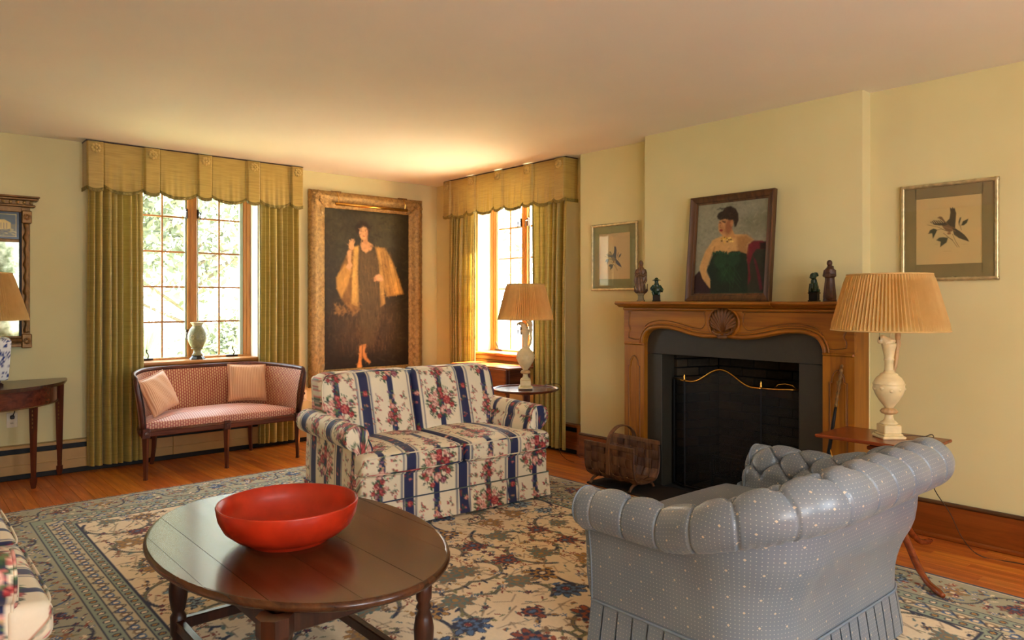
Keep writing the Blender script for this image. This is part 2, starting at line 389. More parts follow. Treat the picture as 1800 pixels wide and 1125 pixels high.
# ------------------------------------------------------------------ painting onto grids (numpy canvases)
class Cv:
    """tiny raster canvas in metres; pixel (i,j) = (u,v)"""
    def __init__(s, w, h, res, col, wrap=False):
        s.w, s.h, s.res = w, h, res; s.nu = int(round(w/res)); s.nv = int(round(h/res))
        s.a = np.zeros((s.nu, s.nv, 3)); s.a[:] = lin(col); s.wrap = wrap
        s.rg = np.random.default_rng(3)
    def _win(s, cx, cy, rx, ry):
        i0 = int(math.floor((cx-rx)/s.res)); i1 = int(math.ceil((cx+rx)/s.res))+1; j0 = int(math.floor((cy-ry)/s.res)); j1 = int(math.ceil((cy+ry)/s.res))+1
        if not s.wrap: i0 = max(i0, 0); j0 = max(j0, 0); i1 = min(i1, s.nu); j1 = min(j1, s.nv)
        if i1 <= i0 or j1 <= j0: return None
        I = np.arange(i0, i1); J = np.arange(j0, j1)
        U, V_ = np.meshgrid((I+0.5)*s.res, (J+0.5)*s.res, indexing='ij')
        return np.ix_(I % s.nu, J % s.nv), U, V_
    def blend(s, ix, mask, col):
        m = np.clip(mask, 0, 1)[..., None]; s.a[ix] = s.a[ix]*(1-m) + (lin(col) if not isinstance(col, np.ndarray) else col)*m
    def ell(s, cx, cy, rx, ry, col, rot=0.0, soft=0.15, al=1.0):
        R = max(rx, ry)*(1+soft); w = s._win(cx, cy, R, R)
        if w is None: return
        ix, U, V_ = w; du = U-cx; dv = V_-cy; c, n = math.cos(rot), math.sin(rot)
        d = np.sqrt(((du*c+dv*n)/rx)**2 + ((-du*n+dv*c)/ry)**2); s.blend(ix, (1+soft*0.5-d)/max(soft, 1e-3)*al if soft > 0 else (d < 1)*al, col) if al == 1 else s.blend(ix, np.clip((1+soft*0.5-d)/max(soft, 1e-3), 0, 1)*al, col)
    def flower(s, cx, cy, r, cols, k=6, rot=0.0, amp=0.22, rings=3, squash=1.0):
        w = s._win(cx, cy, r*1.3, r*1.3)
        if w is None: return
        ix, U, V_ = w; du = U-cx; dv = (V_-cy)/squash; d = np.hypot(du, dv)/r; th = np.arctan2(dv, du)+rot
        for q in range(rings):
            R = (1-q/rings); e = R*(1-amp+amp*np.cos(k*th+q*PI*0.9)); s.blend(ix, (e-d)/0.06, cols[q % len(cols)])
    def line(s, pts, wd, col, al=1.0):
        pts = np.asarray(pts, float)
        for (a, b) in zip(pts[:-1], pts[1:]):
            c = (a+b)/2; L = np.linalg.norm(b-a)
            w = s._win(c[0], c[1], L/2+wd*2+s.res, L/2+wd*2+s.res)
            if w is None: continue
            ix, U, V_ = w; d = b-a; t = np.clip(((U-a[0])*d[0]+(V_-a[1])*d[1])/max(L*L, 1e-12), 0, 1)
            dd = np.hypot(U-a[0]-t*d[0], V_-a[1]-t*d[1]); s.blend(ix, np.clip((wd/2+s.res*0.5-dd)/s.res, 0, 1)*al, col)
    def poly(s, pts, col, soft=0.004, al=1.0):
        pts = np.asarray(pts, float); mn = pts.min(0)-soft*2; mx = pts.max(0)+soft*2; c = (mn+mx)/2
        w = s._win(c[0], c[1], (mx[0]-mn[0])/2, (mx[1]-mn[1])/2)
        if w is None: return
        ix, U, V_ = w; ins = np.zeros(U.shape, bool); dist = np.full(U.shape, 1e9); n = len(pts)
        for i in range(n):
            x1, y1 = pts[i]; x2, y2 = pts[(i+1) % n]
            cnd = ((y1 > V_) != (y2 > V_)); xx = (x2-x1)*(V_-y1)/(y2-y1+1e-12)+x1; ins ^= (cnd & (U < xx))
            L2 = (x2-x1)**2+(y2-y1)**2+1e-12; t = np.clip(((U-x1)*(x2-x1)+(V_-y1)*(y2-y1))/L2, 0, 1); dist = np.minimum(dist, np.hypot(U-x1-t*(x2-x1), V_-y1-t*(y2-y1)))
        sd_ = np.where(ins, dist, -dist); s.blend(ix, np.clip(0.5+sd_/(2*soft), 0, 1)*al, col)
    def streak(s, amt, su, sv, seed=0):
        """smooth multiplicative noise"""
        r = np.random.default_rng(seed); gu = max(3, int(s.w/su)+2); gv = max(3, int(s.h/sv)+2); g = r.random((gu, gv))
        x = np.linspace(0, gu-1.001, s.nu); y = np.linspace(0, gv-1.001, s.nv); i = x.astype(int); j = y.astype(int)
        fx = (x-i)[:, None]; fy = (y-j)[None]; fx = fx*fx*(3-2*fx); fy = fy*fy*(3-2*fy)
        v = g[np.ix_(i, j)]*(1-fx)*(1-fy)+g[np.ix_(i+1, j)]*fx*(1-fy)+g[np.ix_(i, j+1)]*(1-fx)*fy+g[np.ix_(i+1, j+1)]*fx*fy
        s.a *= (1+amt*(v-0.5)*2)[..., None]; return v
    def blur(s, n=1):
        for _ in range(n):
            p = np.pad(s.a, ((1, 1), (1, 1), (0, 0)), 'edge'); s.a = (p[1:-1, 1:-1]*4+p[:-2, 1:-1]*2+p[2:, 1:-1]*2+p[1:-1, :-2]*2+p[1:-1, 2:]*2+p[:-2, :-2]+p[2:, :-2]+p[:-2, 2:]+p[2:, 2:])/16
    def brush(s, n, rx, ry, al, jit, seed=0, box=None, rot=1.0):
        """short dabs of colour picked up from the picture itself, for a painterly surface"""
        r = np.random.default_rng(seed)
        for _ in range(n):
            x = r.random()*s.w if box is None else r.uniform(box[0], box[2]); y = r.random()*s.h if box is None else r.uniform(box[1], box[3])
            i = min(int(x/s.res), s.nu-1); j = min(int(y/s.res), s.nv-1); c = np.clip(s.a[i, j]*(1+r.normal()*jit), 0, 1)
            w = s._win(x, y, rx*1.3, rx*1.3)
            if w is None: continue
            ix, U, V_ = w; a = r.normal()*rot+PI/2*(r.random() < 0.5); du = U-x; dv = V_-y; d = np.sqrt(((du*math.cos(a)+dv*math.sin(a))/rx)**2+((-du*math.sin(a)+dv*math.cos(a))/ry)**2); s.blend(ix, np.clip((1.1-d)/0.4, 0, 1)*al, c)
    def sample(s, u, v):
        x = u/s.res-0.5; y = v/s.res-0.5
        if s.wrap:
            i = np.floor(x).astype(int); j = np.floor(y).astype(int); fx = (x-i)[:, None]; fy = (y-j)[:, None]; A = s.a
            return (A[i % s.nu, j % s.nv]*(1-fx)*(1-fy)+A[(i+1) % s.nu, j % s.nv]*fx*(1-fy)+A[i % s.nu, (j+1) % s.nv]*(1-fx)*fy+A[(i+1) % s.nu, (j+1) % s.nv]*fx*fy)
        i = np.clip(np.round(x).astype(int), 0, s.nu-1); j = np.clip(np.round(y).astype(int), 0, s.nv-1); return s.a[i, j]

# ================================================================== THE ROOM
WB = 6.86; XR = 4.84; T_ = 0.30
mb = MB(); mb.box(XL, XR+T_, YB, WB+T_, -0.14, -0.02); floor = struct(mb.build('floor', 'subfloor'))
PWD = 0.083
plank_meshes = {}
def plank_mesh(L):
    if L not in plank_meshes:
        b = MB(); b.bbox(0.0006, PWD-0.0006, 0, L-0.0010, -0.02, 0.0, 0.0013); o = b.build('plank', 'floor_oak'); me = o.data; bpy.data.objects.remove(o); plank_meshes[L] = me
    return plank_meshes[L]
def plank_run(x, y0, y1):
    y = y0
    while y < y1-0.02:
        L = random.choice([0.7, 0.9, 1.2, 1.5, 1.8]); L = min(L, y1-y)
        if y1-(y+L) < 0.25: L = y1-y
        L = round(L, 3); o = bpy.data.objects.new('plank', plank_mesh(L)); COL.objects.link(o); o.parent = floor; o.location = (x, y, 0); y += L
nrow = int((XR-XL)/PWD)+1; hidden = MB()
for i in range(nrow):
    x = XL+i*PWD
    if x+PWD > 4.0: ya = -0.3
    elif x > 0.3: ya = round(5.45+0.3*random.random(), 3)
    else: ya = WB
    if x+PWD > XR: continue
    if ya < WB: plank_run(x, ya, WB)
    y = YB
    while y < ya-0.01:
        L = min(1.5, ya-y); hidden.box(x+0.0006, x+PWD-0.0006, y, y+L-0.001, -0.02, 0.0); y += L
hidden.build('plank_field', 'floor_oak', floor, kind='stuff')

struct(MB().box(XL-T_, XR+T_, YB-T_, WB+T_, CEIL, CEIL+0.2).build('ceiling', 'ceiling_paint'))
def wall_with_holes(name, axis, a, b, lo, hi, holes, extra=None):
    """axis 0: slab spans X a..b (thickness), runs in Y lo..hi; axis 1 the other way; holes = (s0,s1,z0,z1)"""
    w = MB(); cur = lo
    def bx(s0, s1, z0, z1):
        if s1-s0 < 1e-4 or z1-z0 < 1e-4: return
        if axis == 0: w.box(a, b, s0, s1, z0, z1)
        else: w.box(s0, s1, a, b, z0, z1)
    for (s0, s1, z0, z1) in sorted(holes):
        bx(cur, s0, -0.02, CEIL); bx(s0, s1, -0.02, z0); bx(s0, s1, z1, CEIL); cur = s1
    bx(cur, hi, -0.02, CEIL)
    if extra: extra(w)
    return struct(w.build(name, 'wall_paint'))
wall_with_holes('wall_back', 1, WB, WB+T_, XL-T_, XR+T_, [(1.644, 2.744, 0.84, 2.56)])
def jogs(w):
    w.box(4.745, XR, 3.66, 4.497, -0.02, CEIL); w.box(4.745, XR, 3.50, 3.66, -0.02, CEIL)
    w.box(4.72, XR, YB, 1.96, -0.02, CEIL); w.box(4.745, XR, 1.96, 2.12, -0.02, CEIL); w.box(4.745, XR, 2.12, 3.50, 1.15, CEIL)
wall_with_holes('wall_right', 0, XR, XR+T_, YB, WB, [(2.12, 3.50, -0.02, 1.15), (5.0, 6.1, 0.84, 2.56)], jogs)
w = MB(); w.box(4.605, 4.745, 1.96, 2.14, 0, CEIL); w.box(4.605, 4.745, 3.48, 3.66, 0, CEIL); w.box(4.605, 4.745, 2.14, 3.48, 1.12, CEIL)
struct(w.build('wall_chimney', 'wall_paint'))
wall_with_holes('wall_front', 1, YB-T_, YB, XL-T_, XR+T_, [(-0.65, 0.85, 0.8, 2.5), (1.40, 2.90, 0.8, 2.5)])
wall_with_holes('wall_left', 0, XL-T_, XL, YB, WB, [])

# baseboards
def baseboard(name, axis, face, s0, s1, sgn, h=0.20):
    """board against a wall; axis 0 = wall plane X=face"""
    def bx(mb, d0, d1, z0, z1, b=0.003):
        a, c = sorted((face, face+sgn*d1)) if d0 == 0 else sorted((face+sgn*d0, face+sgn*d1))
        if axis == 0: mb.bbox(a, c, s0, s1, z0, z1, b)
        else: mb.bbox(s0, s1, a, c, z0, z1, b)
    b = MB(); bx(b, 0, 0.020, 0.0, h); o = struct(b.build(name, 'cherry'))
    c = MB(); bx(c, 0, 0.032, h, h+0.022, 0.008); c.build('cap_molding', 'trim_cap', o)
    c = MB(); bx(c, 0.020, 0.036, 0.0, 0.028, 0.009); c.build('shoe_molding', 'cherry', o)
baseboard('baseboard_right', 0, 4.72, YB, 1.95, -1)
baseboard('baseboard_chimney_side', 0, 4.745, 3.68, 4.497, -1)
bpy.data.objects['baseboard_chimney_side'].name = 'baseboard_niche'
# small quarter-round return between the window bay and the print wall
# baseboard heaters
def heater(name, label, axis, face, s0, s1, mat, seams):
    t = thing(name, label, 'heater', group=None)
    t.location = (0, 0, 0)
    def bx(mb, d0, d1, z0, z1, a0=s0, a1=s1, b=0.003):
        p, q = sorted((face-d0, face-d1))
        if axis == 0: mb.bbox(p, q, a0, a1, z0, z1, b)
        else: mb.bbox(a0, a1, p, q, z0, z1, b)
    cur = s0
    for k in seams+[s1]:
        m_ = MB(); bx(m_, 0.066, 0.080, 0.045, 0.205, cur+0.001, k-0.001); bx(m_, 0.078, 0.083, 0.115, 0.121, cur+0.001, k-0.001, 0.002); m_.build('cover_panel', mat, t); cur = k
    m_ = MB(); bx(m_, 0.0, 0.078, 0.245, 0.268); m_.build('top_rail', mat, t)
    m_ = MB(); bx(m_, 0.0, 0.055, 0.0, 0.245); m_.build('slot', 'iron', t)
    m_ = MB(); bx(m_, 0.0, 0.086, 0.0, 0.274, s0-0.004, s0+0.035); m_.build('end_cap', mat, t)
    m_ = MB(); bx(m_, 0.0, 0.086, 0.0, 0.274, s1-0.035, s1+0.004); m_.build('end_cap', mat, t)
    return t
plain('heater_cream', (172, 136, 78), 0.45, var=0.05)
heater('baseboard_heater', 'cream wood-grained baseboard heater running below the left window and big portrait', 1, WB-0.001, 0.0, 4.73, 'heater_cream', [0.9, 1.95, 3.1, 4.0])
heater('baseboard_heater', 'brown baseboard heater under the right-hand window beside the fireplace wall', 0, XR-0.001, 4.52, 6.75, 'cherry', [5.2, 6.1])

# ------------------------------------------------------------------ windows
def window(name, loc, rz, vis=True):
    t = thing(name, None, None, loc, rz); t['kind'] = 'structure'
    y0, y1 = 0.185, 0.245; Wd = 0.55; zb, zt = 0.84, 2.56; z0, z1 = 0.885, 2.495
    f = MB(); f.bbox(-Wd, -0.48, y0, y1, zb, zt, 0.006); f.bbox(0.48, Wd, y0, y1, zb, zt, 0.006)
    f.bbox(-Wd, Wd, y0, y1, 2.515, zt, 0.006); f.bbox(-Wd, Wd, y0, y1, zb, 0.868, 0.004); f.bbox(-Wd, Wd, y0-0.015, y0+0.01, zb+0.018, 0.88, 0.004)
    for sx in (-1, 1): f.bbox(*sorted((sx*0.51, sx*0.548)), y0-0.012, y0+0.002, zb, zt, 0.004)
    f.build('window_frame', 'trim_oak_z', t)
    m_ = MB(); m_.bbox(-0.043, 0.043, y0-0.01, y1, 0.868, 2.515, 0.006); m_.bbox(-0.014, 0.014, y0-0.018, y0-0.004, 0.868, 2.515, 0.004); m_.build('mullion', 'trim_oak_z', t)
    gx = {-1: (-0.449, -0.060), 1: (0.060, 0.449)}
    for sd_ in (-1, 1):
        a, b = gx[sd_]; lo, hi = (-0.48, -0.043) if sd_ < 0 else (0.043, 0.48)
        s_ = MB(); s_.bbox(lo, a, y0+0.012, y1-0.01, 0.868, 2.515, 0.003); s_.bbox(b, hi, y0+0.012, y1-0.01, 0.868, 2.515, 0.003)
        s_.bbox(a, b, y0+0.012, y1-0.01, 0.868, z0, 0.003); s_.bbox(a, b, y0+0.012, y1-0.01, z1, 2.515, 0.003); sa = s_.build('sash', 'sash_aluminium', t)
        c = (a+b)/2; ys = 0.205
        MB().bbox(c-0.0085, c+0.0085, ys, ys+0.018, z0, z1, 0.003).build('muntin', 'trim_oak_z', t)
        hh = (z1-z0)/5
        for k in range(1, 5): MB().bbox(a, b, ys+0.001, ys+0.015, z0+k*hh-0.0085, z0+k*hh+0.0085, 0.003).build('muntin', 'trim_oak', t)
        for k in range(5):
            for (p, q) in ((a, c), (c, b)): MB().box(p+0.002, q-0.002, ys+0.020, ys+0.023, z0+k*hh+0.002, z0+(k+1)*hh-0.002).build('pane', 'window_glass', t)
        h_ = MB(); x = sd_*0.36 if sd_ > 0 else -0.40
        h_.bbox(x-0.055, x+0.055, y0-0.035, y0-0.012, 0.868, 0.884, 0.004); h_.tube([(x+0.01, y0-0.03, 0.880), (x+0.015, y0-0.045, 0.91), (x-0.004, y0-0.05, 0.945), (x-0.002, y0-0.05, 0.965)], [0.006, 0.006, 0.005, 0.008], 6)
        h_.build('crank_handle', 'bronze', t, smooth=True)
        for z in (1.05, 2.17):
            l_ = MB(); l_.bbox(sd_*0.05-0.008, sd_*0.05+0.008, y0-0.016, y0+0.014, z, z+0.085, 0.003); l_.tube([(sd_*0.05, y0-0.012, z+0.06), (sd_*0.058, y0-0.045, z+0.05), (sd_*0.058, y0-0.05, z-0.01)], 0.006, 6); l_.build('latch', 'bronze', t)
    s_ = MB(); s_.bbox(-0.62, 0.62, -0.062, 0.0, 0.834, 0.864, 0.008); s_.bbox(-Wd+0.001, Wd-0.001, -0.01, y0, 0.842, 0.864, 0.003); s_.bbox(-0.58, 0.58, -0.030, 0.0, 0.785, 0.834, 0.008); s_.bbox(-0.57, 0.57, -0.018, 0.0, 0.74, 0.785, 0.004)
    s_.build('window_sill', 'trim_oak' if True else None, t)
    for sx in (-1, 1): MB().box(*sorted((sx*Wd, sx*(Wd-0.004))), 0.0, y0, 0.864, zt).build('reveal', 'reveal_paint', t)
    MB().box(-Wd, Wd, 0.0, y0, zt-0.004, zt).build('reveal', 'reveal_paint', t)
    return t
window('window_1', (2.194, WB, 0), 0)
window('window_2', (XR, 5.55, 0), -PI/2)
for k, (cx, cy, rz) in enumerate([(0.1, YB, PI), (2.15, YB, PI)]):      # unseen windows added behind the camera, placed and sized for fill light
    t = thing('window_%d' % (k+3), None, None, (cx, cy, 0), rz); t['kind'] = 'structure'
    f = MB(); f.bbox(-0.75, -0.70, 0.14, 0.2, 0.8, 2.5); f.bbox(0.70, 0.75, 0.14, 0.2, 0.8, 2.5); f.bbox(-0.03, 0.03, 0.14, 0.2, 0.8, 2.5); f.bbox(-0.75, 0.75, 0.14, 0.2, 0.8, 0.85); f.bbox(-0.75, 0.75, 0.14, 0.2, 2.45, 2.5)
    f.build('window_frame', 'trim_oak_z', t)
# ------------------------------------------------------------------ valances and curtains
TABS = [-0.868, -0.438, 0.0, 0.438, 0.868]; TW = 0.062
def valance(label, loc, rz):
    t = thing('valance', label, 'valance', (loc[0], loc[1], 2.33), rz)
    HX = 0.93; D = 0.16; zt = CEIL-0.012-2.33
    MB().bbox(-HX-0.004, HX+0.004, -D-0.006, -0.002, zt, zt+0.010, 0.002).build('top_board', 'walnut', t)
    nx = 420; nz = 34
    xs = np.linspace(-HX, HX, nx)
    def botz(x):
        z = 0.0
        for c in TABS:
            if abs(x-c) <= TW: return -0.028 + 0.020*((x-c)/TW)**2
        for a, b in zip(TABS[:-1], TABS[1:]):
            l, r = a+TW, b-TW
            if l < x < r: q = (x-(l+r)/2)/((r-l)/2); return -0.034 + 0.050*abs(q)**2.6
        return z
    P = np.zeros((nx, nz, 3)); edge = []
    for i, x in enumerate(xs):
        tab = min(abs(x-c) for c in TABS) <= TW
        zb = botz(x); edge.append(zb)
        for j in range(nz):
            w_ = j/(nz-1); z = zt+(zb-zt)*w_
            y = -D - (0.026 if tab else 0.0)
            if not tab: y -= 0.012*w_**2*(0.6+0.5*math.sin(x*55)+0.3*math.sin(x*131+1)) + 0.004*w_
            else: y -= 0.006*w_
            dd = min(abs(abs(x-c)-TW) for c in TABS); y += 0.022*math.exp(-(dd/0.006)**2)*(0.35+0.65*w_)
            P[i, j] = (x, y, z)
    MB().grid(P).build('valance_fabric', 'valance_silk', t, smooth=True, recalc=False)
    for sx in (-1, 1):
        Q = np.zeros((12, 12, 3))
        for i in range(12):
            for j in range(12):
                y = -D+i/11*(D-0.003); w_ = j/11; Q[i, j] = (sx*(HX+0.003*math.sin(i*1.7)*w_), y, zt+(-0.012-zt)*w_)
        MB().grid(Q).build('side_return', 'valance_silk', t, smooth=True)
    fr = MB(); R = np.zeros((nx, 4, 3))
    for i, x in enumerate(xs):
        y = P[i, -1, 1]-0.002; zb = edge[i]
        for j, (dy, dz) in enumerate([(0, 0.016), (-0.005, 0.008), (-0.004, -0.004), (0.002, -0.012-0.004*(i % 2))]): R[i, j] = (x, y+dy, zb+dz)
    fr.grid(R)
    for sx in (-1, 1): fr.box(*sorted((sx*HX, sx*(HX+0.006))), -D, -0.003, -0.026, 0.004)
    fr.build('fringe', 'fringe_trim', t, kind='stuff')
    for c in TABS:
        cc = max(-HX+0.05, min(HX-0.05, c)); r = MB(); y = -D-0.016; z = zt-0.055
        for k in range(8):
            a = k*PI/4; r.ellip((cc+0.026*math.cos(a), y-0.016, z+0.026*math.sin(a)), (0.0145, 0.013, 0.0145), 10, 6)
        r.ellip((cc, y-0.026, z), (0.012, 0.012, 0.012), 8, 5); r.lathe([(0.040, 0.0), (0.036, 0.010)], 20, 0, 0) if False else None; r.build('rosette', 'rosette_silk', t, smooth=True)
    return t
valance('olive gold silk valance with five rosettes above the left window with the pink settee', (2.194, WB, 0), 0)
valance('olive gold silk valance with five rosettes above the right window near the corner', (XR, 5.55, 0), -PI/2)
def curtain(label, loc, rz, x0, x1, yc=-0.130, nf=7, seed=1, trim_side=1):
    r = random.Random(seed); t = thing('curtain', label, 'curtain', (loc[0], loc[1], 0.05), rz)
    nx, nz = 200, 40; ph = [r.random()*6 for _ in range(4)]
    P = np.zeros((nx, nz, 3)); zt = 2.29; zb = 0.0
    for i in range(nx):
        s = i/(nx-1); sw = s + 0.025*math.sin(2*PI*s*2.3+ph[0])
        for j in range(nz):
            w_ = j/(nz-1); z = zt+(zb-zt)*w_
            A = 0.042*(0.58+0.45*min(1, w_*3))*(0.8+0.3*math.sin(5*s+ph[1]))
            y = yc + A*math.sin(2*PI*nf*sw+0.25*math.sin(2.2*w_+ph[2])) + 0.005*math.sin(2*PI*nf*2.2*sw+ph[3]+w_)
            x = x0+(x1-x0)*s + 0.014*math.cos(2*PI*nf*sw*1.0+1.0) + 0.010*(s-0.5)*math.sin(3*w_+ph[0])
            P[i, j] = (x, y, z)
    c = MB().grid(P).build('curtain_panel', 'curtain_silk', t, smooth=True, recalc=False)
    e = -1 if trim_side > 0 else 0
    tr = MB(); tr.tube([tuple(P[e, j]) for j in range(0, nz)], 0.010, 6, flat=0.6); tr.build('edge_trim', 'fringe_trim', t, smooth=True)
    return t
curtain('olive silk curtain hanging on the left side of the left window, behind the settee arm', (2.194, WB, 0), 0, -0.915, -0.50, nf=8, seed=2, trim_side=1)
curtain('olive silk curtain between the left window and the large gilt portrait', (2.194, WB, 0), 0, 0.495, 0.89, nf=7, seed=5, trim_side=-1)
curtain('sunlit gold-green curtain on the corner side of the right window', (XR, 5.55, 0), -PI/2, -0.885, -0.455, nf=7, seed=8, trim_side=1)
curtain('olive silk curtain behind the small round table, fireplace side of right window', (XR, 5.55, 0), -PI/2, 0.46, 0.922, yc=-0.135, nf=6, seed=11, trim_side=-1)

curtain('olive curtain on the wall behind the camera, seen only in the pier mirror', (2.15, YB, 0), PI, 0.36, 0.86, nf=8, seed=14)
# ------------------------------------------------------------------ fireplace
mt = thing('fireplace_mantel', 'honey-brown carved wooden fireplace mantel with a central scallop shell', 'mantel', (4.60, 2.81, 0))
half = [(0.695, 1.075), (0.690, 1.108), (0.668, 1.150), (0.630, 1.176), (0.575, 1.189), (0.52, 1.192), (0.44, 1.187), (0.35, 1.169), (0.25, 1.147), (0.16, 1.137), (0.08, 1.139), (0.0, 1.146)]
def smooth_curve(pts, n=4):
    out = []
    P = [np.array(p, float) for p in pts]
    for i in range(len(P)-1):
        a = P[max(i-1, 0)]; b = P[i]; c = P[i+1]; d = P[min(i+2, len(P)-1)]
        for k in range(n):
            t = k/n; out.append(0.5*((2*b)+(-a+c)*t+(2*a-5*b+4*c-d)*t*t+(-a+3*b-3*c+d)*t**3))
    out.append(P[-1]); return [tuple(p) for p in out]
hc_ = smooth_curve(half, 3)
curve = [(-y, z) for (y, z) in hc_] + [(y, z) for (y, z) in hc_[::-1][1:]]
lint = [(-0.89, 1.075)] + curve + [(0.89, 1.075), (0.89, 1.352), (-0.89, 1.352)]
MB().prism(lint, 0, -0.20, -0.155).build('lintel', 'mantel_wood_y', mt)
def offs(c, d):
    out = []
    for i in range(len(c)):
        a = np.array(c[max(i-1, 0)]); b = np.array(c[min(i+1, len(c)-1)]); t = b-a; t /= np.linalg.norm(t)+1e-9; out.append((c[i][0]-t[1]*d, c[i][1]+t[0]*d))
    return out
def strip(mb, c, x, r, seg=6, flat=None): mb.tube([(x, p[0], p[1]) for p in c], r, seg, flat=flat)
m_ = MB(); strip(m_, offs(curve, 0.016), -0.203, 0.014); strip(m_, offs(curve, 0.040), -0.201, 0.008); m_.build('arch_molding', 'mantel_wood_y', mt, smooth=True)
m_ = MB(); strip(m_, offs(curve, 0.030), -0.2005, 0.004)
for s in (-1, 1):       # dark tubes stand in for the shade of recessed lintel panels
    low = [(y, z+0.062) for (y, z) in hc_ if 0.16 < y < 0.60]
    pan = [(0.845, 1.115), (0.80, 1.105), (0.745, 1.105), (0.715, 1.14)] + [(0.690, 1.20), (0.645, 1.235)] + low[2:] + [(0.165, 1.215), (0.150, 1.25), (0.160, 1.315), (0.20, 1.325), (0.79, 1.325), (0.835, 1.30), (0.845, 1.22), (0.83, 1.18), (0.845, 1.15), (0.845, 1.115)]
    strip(m_, [(s*a, b) for a, b in smooth_curve(pan, 2)], -0.2005, 0.0038)
m_.build('groove_shade_line', 'mantel_dark', mt)
m_ = MB()
for s in (-1, 1): strip(m_, [(s*a*0.993, b+0.006) for a, b in smooth_curve(pan, 2)], -0.2012, 0.0034)
m_.build('panel_bead', 'mantel_wood_y', mt, smooth=True)
for s in (-1, 1):
    y0, y1 = sorted((s*0.695, s*0.89)); p = MB()
    p.box(-0.197, -0.155, y0, y1, 0.0, 1.075); p.bbox(-0.213, -0.155, y0-0.001, y1+0.004, 0.0, 0.14, 0.006); p.bbox(-0.208, -0.155, y0, y1+0.002, 1.060, 1.082, 0.008)
    pl = p.build('pilaster', 'mantel_wood', mt)
    yc = (y0+y1)/2; ar = [(yc-0.055, 0.18), (yc-0.055, 0.90), (yc-0.040, 0.905), (yc-0.036, 0.94), (yc-0.018, 0.97), (yc, 0.978), (yc+0.018, 0.97), (yc+0.036, 0.94), (yc+0.040, 0.905), (yc+0.055, 0.90), (yc+0.055, 0.18), (yc-0.055, 0.18)]
    q = MB(); strip(q, ar, -0.198, 0.0042); q.build('groove_shade_line', 'mantel_dark', mt)  # dark tube imitates the shade inside a carved groove
    q = MB(); strip(q, [(yc+(a-yc)*0.86, b-0.006) for a, b in ar], -0.199, 0.0045); q.build('panel_bead', 'mantel_wood', mt, smooth=True)
    MB().box(-0.155, 0.003, *sorted((s*0.865, s*0.89)), 0, 1.352).build('side_return', 'mantel_wood', mt)
    MB().box(-0.155, -0.13, *sorted((s*0.69, s*0.70)), 0, 1.08).build('inner_jamb', 'mantel_wood', mt)
sh = MB()
def shelf_prof(y0, y1, ex):
    pr_ = [(0.003, 1.352), (-0.215-ex, 1.352), (-0.232-ex, 1.360), (-0.240-ex, 1.366), (-0.262-ex, 1.372), (-0.270-ex, 1.380), (-0.270-ex, 1.388), (-0.262-ex, 1.396), (0.003, 1.396)]
    n0 = sh.n; n = len(pr_); V = [(x, y, z) for y in (y0, y1) for (x, z) in pr_]; sh.add(V, [(i, (i+1) % n, n+(i+1) % n, n+i) for i in range(n)]+[tuple(range(n)), tuple(range(n, 2*n))])
shelf_prof(-0.93, -0.385, 0); shelf_prof(0.385, 0.93, 0); shelf_prof(-0.385, 0.385, 0.016)
sh.build('shelf', 'mantel_wood_y', mt)
MB().bbox(-0.212, -0.19, -0.90, 0.90, 1.328, 1.352, 0.008).build('bed_molding', 'mantel_wood_y', mt)
s_ = MB(); ring = [(0.118*math.cos(a), 1.248+0.108*math.sin(a)) for a in np.linspace(-1.1, PI+1.1, 30)]; strip(s_, ring, -0.203, 0.010); s_.build('shell_surround', 'mantel_wood_y', mt, smooth=True)
s_ = MB(); n = 13
s_.ellip((-0.195, 0, 1.25), (0.018, 0.098, 0.095), 20, 10)
for k in range(n):
    a = PI*(-0.10 + 1.20*k/(n-1)); R = 0.098 if True else 0
    ex, ez = R*math.cos(a), 1.262+0.088*math.sin(a)
    pts = [(-0.205, 0.012*math.cos(a), 1.185), (-0.222, ex*0.45, 1.185+(ez-1.185)*0.45), (-0.222, ex*0.82, 1.185+(ez-1.185)*0.82), (-0.210, ex, ez)]
    s_.tube(pts, [0.004, 0.008, 0.012, 0.011], 8)
for sx in (-1, 1): s_.tube([(-0.218, sx*0.014, 1.165), (-0.222, sx*0.05, 1.170), (-0.22, sx*0.075, 1.19), (-0.214, sx*0.07, 1.212), (-0.212, sx*0.052, 1.205)], [0.010, 0.010, 0.008, 0.007, 0.006], 8)
s_.tube([(-0.215, -0.035, 1.152), (-0.225, 0, 1.150), (-0.215, 0.035, 1.152)], 0.014, 8)
s_.build('shell_carving', 'mantel_dark', mt, smooth=True)
for nm, a in (('slate_slab', (0.56, 0.725)), ('slate_slab', (-0.725, -0.52))):
    MB().bbox(-0.156, -0.002, a[0], a[1], 0.0, 0.998, 0.002).build(nm, 'slate', mt)
MB().bbox(-0.156, -0.002, -0.725, 0.725, 1.0, 1.215, 0.002).build('slate_slab', 'slate', mt)
for z in (0.0,): pass
